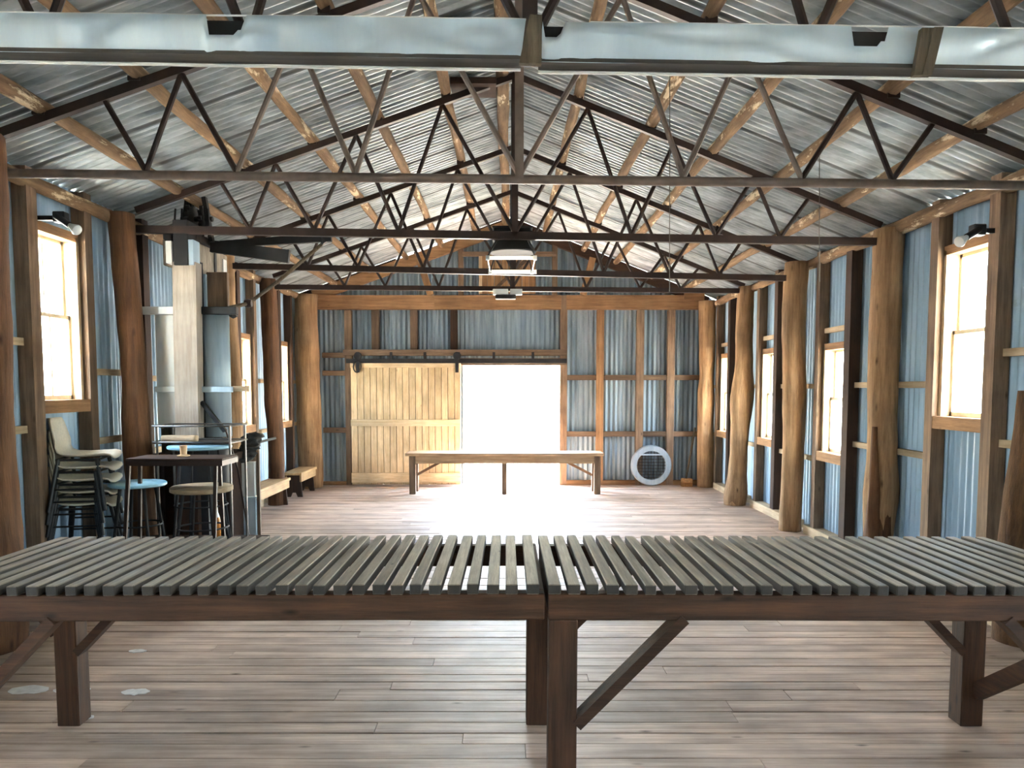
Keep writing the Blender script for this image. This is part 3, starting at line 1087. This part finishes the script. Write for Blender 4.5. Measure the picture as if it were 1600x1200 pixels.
for (a, b) in (((651, 742), (686, 723)), ((925, 742), (888, 723))):
    MB().bar(U(*a, 11.05), U(*b, 11.05), .035, .05, up=(0, 1, 0)).build('brace', M['frameX'], sb)

# ------------------------------------------------------------------ two low benches at the left wall
def low_bench(label, x, y0, y1):
    t = thing('low_bench', label, 'bench', (x, (y0 + y1) / 2, 0), 'low benches along the left wall')
    z = .345
    MB().box(x - .13, x + .13, y0, y1, z - .035, z, b=.004).build('seat_board', M['bench'], t)
    for xx in (x - .12, x + .095):
        MB().box(xx, xx + .025, y0 + .03, y1 - .03, z - .13, z - .036, b=.003).build('apron', M['bench'], t)
    for yy in (y0 + .08, y1 - .12):
        bmh = MB()
        pr = [(-.09, z - .04), (.09, z - .04), (.115, 0), (.05, 0), (.025, .06), (-.025, .06), (-.05, 0), (-.115, 0)]
        vs = [(x + p, yy, zz) for p, zz in pr] + [(x + p, yy + .035, zz) for p, zz in pr]
        nn = len(pr)
        bmh.add(vs, [tuple(range(nn)), tuple(range(2 * nn - 1, nn - 1, -1))] + [(i, (i + 1) % nn, nn + (i + 1) % nn, nn + i) for i in range(nn)])
        bmh.build('end_support', M['darkZ'], t)
    return t


low_bench('nearer low timber bench by the left wall, half hidden by the press', -2.98, 8.45, 9.98)
low_bench('farther low timber bench by the left wall, against the corner post', -2.98, 10.5, 11.35)

# ------------------------------------------------------------------ wheel, broom and block in the far right corner
wc = U(1017, 731, 11.84)
wt = thing('wire_hoop', 'round galvanised hoop with wire mesh leaning on the back wall', 'hoop', (wc.x, 11.84, 0))
wcz = .315
ring = [(.225, -.045), (.245, -.05), (.30, -.05), (.312, -.035), (.312, .035), (.30, .05), (.245, .05), (.225, .045)]
mb = MB()
nn = 40
for k in range(nn):
    a = 2 * PI * k / nn
    for (r, h) in ring:
        rr = r * (1 + .012 * n3(k * .5, r, 2))
        mb.v.append(Vector((wc.x + math.cos(a) * rr, 11.84 + h, wcz + math.sin(a) * rr)))
m_ = len(ring)
for k in range(nn):
    for j in range(m_):
        mb.f.append((k * m_ + j, k * m_ + (j + 1) % m_, ((k + 1) % nn) * m_ + (j + 1) % m_, ((k + 1) % nn) * m_ + j))
mb.build('hoop_rim', M['galvring'], wt, smooth='auto')
mb = MB()
for k in range(-4, 5):
    d = k * .048
    L = math.sqrt(max(0, .23 ** 2 - d * d))
    mb.tube([(wc.x + d, 11.82, wcz - L), (wc.x + d, 11.82, wcz + L)], .004, 5)
    mb.tube([(wc.x - L, 11.812, wcz + d), (wc.x + L, 11.812, wcz + d)], .004, 5)
mb.build('wire_mesh', M['steel'], wt, kind='stuff')
MB().bar((wc.x - .19, 11.78, wcz + .17), (wc.x + .16, 11.78, wcz + .17), .012, .02).build('cross_strap', M['galvring'], wt)

br = thing('broom', 'worn broom with a grey handle leaning beside the corner post', 'broom', (U(1073, 757, 11.75).x, 11.75, 0))
p0 = U(1072, 748, 11.72)
p1 = U(1086, 668, 11.86)
MB().tube([p0, p1], .016, 8).build('handle', M['strap'], br, smooth='auto')
xb0, xb1 = U(1065, 750, 11.72).x, U(1081, 750, 11.72).x
bhd = MB().box(xb0, xb1, 11.66, 11.78, .06, .125, b=.008).build('broom_head', M['broom'], br)
bb = MB()
for k in range(12):
    for j in range(4):
        bb.bar((xb0 + .008 + (xb1 - xb0 - .016) * k / 11, 11.675 + j * .03, .062), (xb0 + .0 + (xb1 - xb0) * k / 11, 11.67 + j * .032, 0), .008, .008)
bb.build('bristles', M['broom'], bhd, kind='stuff')

# ------------------------------------------------------------------ low platform at left with chairs, stools and table
PZ = .33
pl = thing('low_platform', 'low dark timber platform under the chairs and stools at left', 'platform', (-2.55, 5.6, 0))
for q in range(9):
    y0 = 5.02 + q * .125
    MB().box(-3.02, -1.93, y0, y0 + .12, PZ - .03, PZ, b=.003).build('deck_board', M['darkX'], pl)
for xx in (-3.0, -2.5, -1.99):
    MB().box(xx, xx + .05, 5.03, 6.12, 0, PZ - .031).build('bearer', M['darkY'], pl)


def chair(label, loc):
    t = thing('stacking_chair', label, 'chair', loc, 'stacked shell chairs')
    o = Vector(loc)
    # shell: profile in x (front = +x) and z, ribs across y
    prof = [(.235, .345, .15), (.225, .362, .165), (.19, .370, .175), (.10, .366, .185), (0, .362, .19), (-.09, .366, .19), (-.14, .385, .188),
            (-.17, .42, .184), (-.195, .48, .176), (-.215, .55, .165), (-.23, .61, .148), (-.236, .635, .12)]
    vs, fs = [], []
    nw = 10
    for (px, pz, hw) in prof:
        for j in range(nw + 1):
            f = j / nw * 2 - 1
            curve = abs(f) ** 2.2
            back = max(0, min(1, (pz - .37) / .1))
            vs.append(o + Vector((px * .9 + back * .045 * curve, f * hw, pz + (1 - back) * .022 * curve)))
    for i in range(len(prof) - 1):
        for j in range(nw):
            a = i * (nw + 1) + j
            fs.append((a, a + 1, a + nw + 2, a + nw + 1))
    sh = MB().add(vs, fs).build('shell', M['chair'], t, smooth=True)
    so = sh.modifiers.new('thickness', 'SOLIDIFY')
    so.thickness = .009
    so.offset = 0
    for sx in (-1, 1):
        for sy in (-1, 1):
            tp = o + Vector((sx * .12, sy * .165, .352))
            ft = o + Vector((sx * .175, sy * .225, .0))
            MB().tube([tp, ft], .014, 8).build('leg', M['blackpaint'], t, smooth='auto')
    MB().tube([o + Vector((.13, -.165, .35)), o + Vector((.13, .165, .35))], .009, 8) \
        .tube([o + Vector((-.13, -.165, .35)), o + Vector((-.13, .165, .35))], .009, 8) \
        .tube([o + Vector((.13, -.165, .35)), o + Vector((-.13, -.165, .35))], .009, 8) \
        .tube([o + Vector((.13, .165, .35)), o + Vector((-.13, .165, .35))], .009, 8).build('seat_frame', M['blackpaint'], t, smooth='auto')
    for sy in (-1, 1):
        MB().tube([o + Vector((.15, sy * .197, .15)), o + Vector((-.15, sy * .197, .15))], .007, 6).build('stretcher', M['blackpaint'], t, smooth='auto')
    return t


cx, cy = -3.02, 5.42
c0 = chair('bottom chair of the stack of cream shell chairs', (cx, cy, PZ))
for k, lab in enumerate(('second chair from the bottom of the cream shell stack', 'middle chair of the stack of cream shell chairs',
                         'second chair from the top of the cream shell stack', 'topmost cream shell chair of the stack, its whole back showing')):
    dup(c0, (cx + .003 * (k + 1), cy, PZ + .0855 * (k + 1)), R(12 + (k == 3) * 3), lab)
c0.rotation_euler = (0, 0, R(12))


def stool(label, loc, h, r, mat, leg_mat, th=.03):
    t = thing('round_stool', label, 'stool', loc, None)
    o = Vector(loc)
    MB().lathe([(r - .012, h - th), (r, h - th + .008), (r, h - .008), (r - .01, h)], 32, o).build('seat', mat, t, smooth='auto')
    for k in range(4):
        a = PI / 4 + k * PI / 2
        d = Vector((math.cos(a), math.sin(a), 0))
        MB().tube([o + d * (r * .62) + Vector((0, 0, h - th)), o + d * (r * .95)], .012, 8).build('leg', leg_mat, t, smooth='auto')
    zz = h * .4
    rr = r * .62 + (r * .33) * .6
    MB().tube([o + Vector((math.cos(2 * PI * k / 20) * rr, math.sin(2 * PI * k / 20) * rr, zz)) for k in range(20)], .007, 6, closed=True) \
        .build('foot_ring', leg_mat, t, smooth='auto')
    return t


p = U(215, 753, 5.5)
stool('pale blue round stool left of the small table, next to the chair stack', (p.x, 5.5, PZ), p.z - PZ, .195, M['stoolblue'], M['black'])
p = U(315, 759, 5.42)
stool('round timber-seated stool behind the small table legs', (p.x, 5.42, PZ), p.z - PZ, .212, M['paleX'], M['black'], th=.04)
p = U(312, 695, 5.78)
stool('tall stool with pale blue round seat rising above the small table', (p.x, 5.78, PZ), p.z - PZ, .23, M['stoolblue'], M['black'])

# small bar table
ty = 5.12
tl = U(196, 718, ty)
tr = U(347, 718, ty)
tt = thing('small_table', 'small dark steel-framed table in front of the stools', 'table', ((tl.x + tr.x) / 2, ty + .1, PZ))
tz_ = tl.z + .006
MB().box(tl.x, tr.x, ty, ty + .3, tz_ - .012, tz_, b=.003).build('tabletop', M['tblX'], tt)
fr = MB()
fr.box(tl.x, tr.x, ty, ty + .015, tz_ - .05, tz_ - .013)
fr.box(tl.x, tr.x, ty + .285, ty + .3, tz_ - .05, tz_ - .013)
fr.box(tl.x, tl.x + .015, ty + .015, ty + .285, tz_ - .05, tz_ - .013)
fr.box(tr.x - .015, tr.x, ty + .015, ty + .285, tz_ - .05, tz_ - .013)
fr.build('frame', M['steel'], tt)
for (px0, px1, yy) in ((201, 192, ty + .012), (337, 333, ty + .012), (219, 217, ty + .288), (343, 350, ty + .288)):
    a = U(px0, 722, yy)
    a.z = tz_ - .05
    bq = U(px1, 832, yy)
    bq.z = PZ
    MB().bar(a, bq, .022, .022, up=(0, 1, 0)).build('leg', M['steel'], tt)
# cup and bottle
p = U(287, 716, ty + .15)
cu = thing('cup', 'cream cup standing on the small dark table', 'cup', (p.x, ty + .15, tz_))
MB().lathe([(.03, .0), (.042, .004), (.042, .01), (.022, .016), (.022, .03), (.026, .075), (.023, .078)], 20, (p.x, ty + .15, tz_)).build('cup_body', M['cup'], cu, smooth='auto')
pb = U(338, 828, 6.05)
bo = thing('bottle', 'amber bottle with clear neck standing by the table legs', 'bottle', (pb.x, 6.05, PZ))
MB().lathe([(.03, 0), (.034, .01), (.034, .13), (.028, .16)], 16, (pb.x, 6.05, PZ)).build('bottle_body', M['amber'], bo, smooth='auto')
MB().lathe([(.028, .16), (.016, .2), (.013, .27), (.015, .275)], 16, (pb.x, 6.05, PZ)).build('bottle_neck', M['white'], bo, smooth='auto')

# ------------------------------------------------------------------ wool press
pr = thing('wool_press', 'old timber and sheet-iron wool press with black iron lever head', 'press', (-2.6, 6.8, 0))
YP = 6.42


def pbox(x0, y0, x1, y1, Y, dep, name, mat, b=.004, **k):
    a, c = U(x0, y0, Y), U(x1, y1, Y)
    return MB().box(a.x, c.x, Y, Y + dep, min(a.z, c.z), max(a.z, c.z), b=b).build(name, mat, pr, **k)


a = U(292, 411, YP - .06)
bq = U(297, 696, YP - .06)
M['presswood'] = wood('press_post_timber', S(158, 140, 122), S(206, 194, 178), 'Z', grain=26, along=1.5, rough=0.7, vary=0.05)
MB().bar(a, bq, .19, .12, up=(0, 1, 0)).build('main_post', M['presswood'], pr)
lowp = U(297, 696, YP)
MB().box(lowp.x - .095, lowp.x + .095, YP - .1, YP + .05, 0, lowp.z, b=.004).build('lower_post', M['darkZ'], pr)
pbox(241, 491, 277, 668, YP - .03, .04, 'pale_panel', M['press_pale'])
# curved sheet iron panel
aa, cc = U(316, 486, YP + .1), U(363, 682, YP + .1)
vs, fs = [], []
for i in range(17):
    f = i / 16
    x = aa.x + (cc.x - aa.x) * f
    yy = YP + .1 - .09 * math.sin(PI * (0.15 + .85 * f))
    vs += [(x, yy, cc.z), (x, yy, aa.z)]
    if i: fs.append((2 * i - 2, 2 * i, 2 * i + 1, 2 * i - 1))
sp = MB().add(vs, fs).build('iron_panel', M['press_iron'], pr, smooth=True)
sm = sp.modifiers.new('thickness', 'SOLIDIFY')
sm.thickness = .006
pbox(316, 428, 323, 486, YP + .08, .03, 'edge_strip', M['press_iron'])
pbox(322, 425, 356, 486, YP + .12, .05, 'upper_board', M['frameZ'])
pbox(219, 479, 273, 491, YP - .09, .05, 'cross_bar', M['press_pale'])
pbox(314, 479, 369, 491, YP - .02, .06, 'cross_bar', M['black'], label='dark iron cross bar')
pbox(241, 604, 277, 613, YP - .06, .025, 'lower_bar', M['press_pale'])
pbox(315, 604, 362, 613, YP - .03, .04, 'lower_bar', M['press_iron'])
pbox(363, 603, 388, 612, YP + .02, .04, 'lower_bar', M['paleX'])
pbox(313, 410, 318, 690, YP + .02, .04, 'shadow_gap_strip', M['black'])  # black strip standing in for the shadow gap beside the post
MB().bar(U(315, 628, YP - .05), U(352, 674, YP - .05), .03, .04, up=(0, 1, 0)).build('diagonal_stay', M['black'], pr)
MB().bar(U(277, 634, YP - .0), U(252, 668, YP - .0), .03, .04, up=(0, 1, 0)).build('diagonal_stay', M['paleX'], pr)
# box carcass behind panels and dark lower box
a = U(241, 491, YP + .12)
MB().box(a.x + .02, -2.45, YP + .13, 6.78, .95, a.z, b=.004).build('upper_box', M['strap'], pr)
MB().box(a.x + .02, -2.36, YP + .02, 6.95, .03, .9, b=.004).build('lower_box', M['darkX'], pr)
MB().box(a.x - .02, -2.34, YP - .02, 7.0, .9, .96, b=.004).build('middle_frame', M['darkX'], pr)
MB().lathe([(.2, 0), (.2, .35)], 24, (U(318, 720, YP - .25).x, YP - .22, .75)).build('drum', M['black'], pr, smooth='auto')
MB().box(U(318, 720, YP - .25).x - .03, U(318, 720, YP - .25).x + .03, YP - .25, YP - .19, 0, .75).build('drum_stand', M['black'], pr)
for xx in (a.x + .03, -2.4):
    MB().box(xx, xx + .06, YP - .02, YP + .04, 0, .9, b=.003).build('leg', M['steel'], pr)
# head: iron shoe, cheek plates and head beam
pbox(269, 343, 294, 414, YP - .14, .2, 'iron_shoe', M['black'])
pbox(258, 376, 269, 411, YP - .12, .12, 'cheek_plate', M['press_pale'])
pbox(290, 374, 303, 414, YP - .13, .13, 'cheek_plate', M['press_iron'])
pbox(256, 362, 268, 376, YP - .05, .1, 'bolt_block', M['black'])
z1, z0 = U(298, 373, YP).z, U(303, 414, YP).z
MB().box(-2.86, -2.62, YP + .02, 7.25, z0, z1, b=.008).build('head_beam', M['headwood'], pr)
MB().box(-2.66, -2.61, YP + .5, YP + .54, z0 - .02, z1 + .02).build('beam_strap', M['black'], pr)
MB().box(-2.66, -2.61, 7.12, 7.2, z0 - .05, z1 - .05).build('beam_end_plate', M['press_pale'], pr)
MB().box(-2.86, -2.58, YP + .03, 7.2, z1, z1 + .06, b=.006).build('iron_cap', M['black'], pr)
# ratchet gear, pawls and hanging rods
gz = U(308, 340, YP + .2).z


def gear(cx_, cy_, cz_, r, w_, teeth, name):
    mb = MB()
    vs = []
    nt_ = teeth * 4
    for side in (-1, 1):
        for k in range(nt_):
            rr = r if (k % 4) < 2 else r * .82
            a = 2 * PI * k / nt_
            vs.append((cx_ + side * w_ / 2, cy_ + math.cos(a) * rr, cz_ + math.sin(a) * rr))
    fs = [tuple(range(nt_))[::-1], tuple(range(nt_, 2 * nt_))] + [(k, (k + 1) % nt_, nt_ + (k + 1) % nt_, nt_ + k) for k in range(nt_)]
    mb.add(vs, fs).build(name, M['black'], pr)


gx = U(308, 340, YP + .25).x
gear(gx - .04, YP + .25, gz - .02, .15, .03, 14, 'ratchet_gear')
gear(gx + .05, YP + .28, gz - .0, .12, .03, 12, 'ratchet_gear')
MB().tube([(gx - .14, YP + .26, gz), (gx + .13, YP + .26, gz)], .022, 10).build('gear_axle', M['black'], pr)
for (x_, h) in ((-.13, 0), (.12, .0)):
    MB().bar((gx + x_, YP + .25, z1 + .02), (gx + x_ * .55, YP + .25, gz + .18), .035, .05, up=(0, 1, 0)).build('gear_bracket', M['black'], pr)
for x_ in (-.15, -.09, .1, .15):
    MB().tube([(gx + x_, YP + .12, z1 + .04), (gx + x_ * .9, YP + .14, gz + .06)], .008, 6).build('guide_rod', M['black'], pr)
# lever arms
MB().bar(U(330, 385, 6.75), U(452, 401, 6.75), .05, .10, w2=.05, h2=.11).build('lever_arm', M['black'], pr)
MB().bar(U(345, 382, 7.0), U(518, 371, 7.0), .04, .06, w2=.05, h2=.075).build('lever_arm', M['black'], pr)
MB().tube([U(498, 366, 7.0), U(508, 380, 7.0)], .03, 8).build('lever_weight', M['black'], pr)
# long thin rod climbing from the cross bar to the roof
pts = [U(355, 482, YP + .05), U(388, 474, YP + .3), U(434, 440, YP + .5), U(505, 380, YP + .6)]
MB().tube(pts, .017, 8).build('lift_rod', M['strap'], pr, smooth='auto')
MB().lathe([(.03, -.03), (.04, 0), (.03, .03)], 12, pts[1], 'X').build('rod_joint', M['steel'], pr, smooth='auto')
MB().lathe([(.03, -.03), (.045, 0), (.03, .03)], 12, pts[0] + Vector((.05, 0, -.04)), 'X').build('rod_joint', M['black'], pr, smooth='auto')

# wire trolley in front of the press
zt_ = U(300, 666, 5.72).z
tx0, tx1 = U(234, 666, 5.72).x, U(357, 666, 5.72).x
wtv = thing('wire_trolley', 'wire-railed trolley with timber shelf in front of the press', 'trolley', ((tx0 + tx1) / 2, 5.9, PZ))
lp = [(tx0, 5.76), (tx0 + .05, 5.72), (tx1 - .04, 5.72), (tx1, 5.74), (tx1 + .02, 6.06), (tx1 - .02, 6.1), (tx0 + .06, 6.1), (tx0, 6.06)]
MB().tube([(x, y_, zt_) for x, y_ in lp], .007, 6, closed=True).build('top_rail', M['wire'], wtv, smooth='auto')
MB().tube([(x, y_, zt_ - .12) for x, y_ in lp], .006, 6, closed=True).build('lower_rail', M['wire'], wtv, smooth='auto')
for (x, y_) in ((tx0 + .05, 5.72), (tx1 - .0, 5.74), (tx1, 6.07), (tx0 + .02, 6.07)):
    MB().tube([(x, y_, PZ), (x, y_, zt_)], .009, 6).build('leg', M['wire'], wtv, smooth='auto')
sx0, sx1 = U(228, 690, 5.8).x, U(300, 690, 5.8).x
sz = U(260, 681, 5.85).z
log_mesh((tx0 + .01, 5.9, sz - .03), (sx1, 5.9, sz - .03), .03, .035, 12, 10, 23, lump=.3).build('timber_slab', M['paleX'], wtv, smooth=True)
MB().box(tx0 + .005, tx1 - .005, 5.75, 6.07, zt_ - .135, zt_ - .126).build('shelf', M['steel'], wtv)

# upright sheet-iron cabinet at the press's right side, rags on it, rod leaning
cxa, cxb = U(374, 740, 6.75).x, U(398, 740, 6.75).x
cb = thing('sheet_iron_cabinet', 'narrow grey sheet-iron cabinet right of the wool press', 'cabinet', ((cxa + cxb) / 2, 6.9, 0))
zc0, zc1, zc2 = U(386, 776, 6.75).z, U(386, 722, 6.75).z, .0
MB().box(cxa, cxb, 6.75, 6.83, zc0, zc1, b=.006).build('upper_panel', M['press_pale'], cb)
MB().box(cxa + .01, cxb + .0, 6.77, 6.83, 0, zc0 - .01, b=.006).build('lower_panel', M['press_iron'], cb)
MB().box(cxb + .005, cxb + .03, 6.78, 6.81, 0, zc1 + .1).build('corner_post', M['frameZ'], cb)
MB().bar((cxb - .02, 6.76, zc1 + .16), (cxb + .13, 6.95, zc1 + .20), .02, .02).build('bracket', M['wire'], cb)
rg = thing('rag_pile', 'pile of dark rags lying on the sheet-iron cabinet', 'rags', ((cxa + cxb) / 2, 6.9, zc1))
for k in range(5):
    bmq = bmesh.new()
    bmesh.ops.create_icosphere(bmq, subdivisions=3, radius=1)
    c_ = Vector((cxa + .03 + .02 * k, 6.80 + .02 * (k % 3), zc1 + .035 + .045 * k))
    for v in bmq.verts:
        nn_ = 1 + .5 * n3(v.co.x * 2 + k * 7, v.co.y * 2, v.co.z * 2)
        v.co = c_ + Vector((v.co.x * .085 * nn_, v.co.y * .1 * nn_, v.co.z * .04 * nn_))
    MB().bm(bmq).build('rag', M['rag'], rg, smooth=True)
rd = thing('leaning_rod', 'thin dark rod leaning against the press at its right', 'rod', tuple(U(395, 832, 6.6)))
MB().tube([(U(395, 832, 6.6).x, 6.6, .0), U(372, 735, 6.62), U(353, 672, 6.36)], .008, 6).build('rod', M['steel'], rd, smooth='auto')

# ------------------------------------------------------------------ lamps
def spot(label, px0, py0, px1, py1, Y, sgn):
    a, b = U(px0, py0, Y), U(px1, py1, Y - .06)
    t = thing('spotlight', label, 'lamp', tuple(a))
    MB().box(a.x - .03, a.x + .05, Y, Y + .07, a.z - .035, a.z + .035, b=.006).build('mount_box', M['blackpaint'], t)
    m1 = a.lerp(b, .7)
    wx = (XL if sgn > 0 else XR)
    MB().box(min(a.x, wx), max(a.x, wx), Y + .02, Y + .05, a.z - .02, a.z + .01).build('bracket', M['blackpaint'], t)
    MB().tube([a, m1], .022, 10).build('arm', M['blackpaint'], t, smooth='auto')
    d = (b - m1).normalized()
    q = d.to_track_quat('Z', 'Y').to_matrix()
    mbx = MB().lathe([(.013, -.01), (.018, .015), (.026, .04), (.036, .068), (.034, .076), (.02, .082)], 20)
    for v in mbx.v:
        v.xyz = q @ v + m1
    mbx.build('bulb', M['white'], t, smooth='auto')


spot('spotlight with white bulb above the near left window', 88, 338, 118, 358, 5.2, 1)
spot('spotlight with white bulb above the near right window', 1530, 358, 1502, 376, 4.95, -1)

# hanging twin-tube lamp under the ridge
hz = U(800, 403, 6.15).z
hl = thing('hanging_lamp', 'rectangular hanging lamp with two cream tubes under a black box', 'lamp', (.03, 6.5, hz))
x0, x1 = U(762, 403, 6.15).x, U(836, 403, 6.15).x
MB().tube([(x0, 6.15, hz), (x1, 6.15, hz)], .014, 12).build('tube', M['cream_tube'], hl, smooth='auto')
MB().tube([(x0, 6.95, hz + .01), (x1 + .04, 6.95, hz + .01)], .018, 12).build('tube', M['cream_tube'], hl, smooth='auto')
for xx in (x0, x1):
    MB().tube([(xx, 6.13, hz), (xx, 6.97, hz + .01)], .005, 6).build('end_bar', M['white'], hl, smooth='auto')
    MB().lathe([(.02, -.015), (.02, .015)], 12, (xx, 6.15, hz), 'X').build('tube_socket', M['white'], hl, smooth='auto')
    MB().lathe([(.022, -.015), (.022, .015)], 12, (xx, 6.95, hz + .01), 'X').build('tube_socket', M['white'], hl, smooth='auto')
bxz0, bxz1 = U(800, 396, 6.5).z, U(800, 368, 6.5).z
MB().box(-.12, .18, 6.35, 6.65, bxz0 + .09, bxz1 + .05, b=.01).build('black_box', M['black'], hl)
for k in range(3):
    MB().box(-.135, .195, 6.335, 6.665, bxz0 + .10 + k * .04, bxz0 + .115 + k * .04, b=.004).build('cooling_fin', M['black'], hl)
MB().lathe([(.15, bxz0 + .09), (.19, bxz0 + .03), (.2, bxz0 + .01), (.19, bxz0)], 24, (.03, 6.5, 0)).build('dish', M['black'], hl, smooth='auto')
for (xx, yy) in ((x0, 6.15), (x1, 6.15), (x0, 6.95), (x1, 6.95)):
    MB().tube([(xx, yy, hz + .01), (.03 + (.12 if xx > 0 else -.12), 6.36 if yy < 6.5 else 6.64, bxz0 + .1)], .006, 6).build('hanger_wire', M['black'], hl)
MB().tube([(.03, 6.5, bxz1 + .04), (.03, 6.5, roofz(.03) - .12)], .012, 8).build('drop_rod', M['black'], hl)

lz = U(797, 461, 9.4).z
l2 = thing('strip_lamp', 'small white strip lamp hanging before the gable hatch', 'lamp', (.02, 9.4, lz))
MB().box(U(770, 460, 9.4).x, U(794, 460, 9.4).x, 9.36, 9.44, lz - .0, lz + .07, b=.006).build('tube', M['white'], l2)
MB().box(U(797, 460, 9.4).x, U(816, 460, 9.4).x, 9.36, 9.44, lz - .0, lz + .07, b=.006).build('tube', M['white'], l2)
MB().box(U(774, 460, 9.4).x, U(806, 460, 9.4).x, 9.34, 9.46, lz - .05, lz - .002, b=.006).build('base', M['black'], l2)
MB().tube([(.02, 9.4, lz + .02), (.02, 9.4, roofz(.02) - .12)], .006, 6).build('drop_rod', M['black'], l2)

# two cords hanging from the roof
for (lab, px, y0, y1, Y) in (('thin cord hanging from the roof right of the middle', 1046, 130, 455, 5.2),
                             ('thin cord hanging near the right wall posts', 1280, 235, 440, 5.6)):
    a, b = U(px, y0, Y), U(px, y1, Y)
    a.z = roofz(a.x) - .01
    t = thing('suspended_rope', lab, 'cord', tuple(b))
    MB().tube([a, b], .003, 5).build('cord', M['wire'], t)
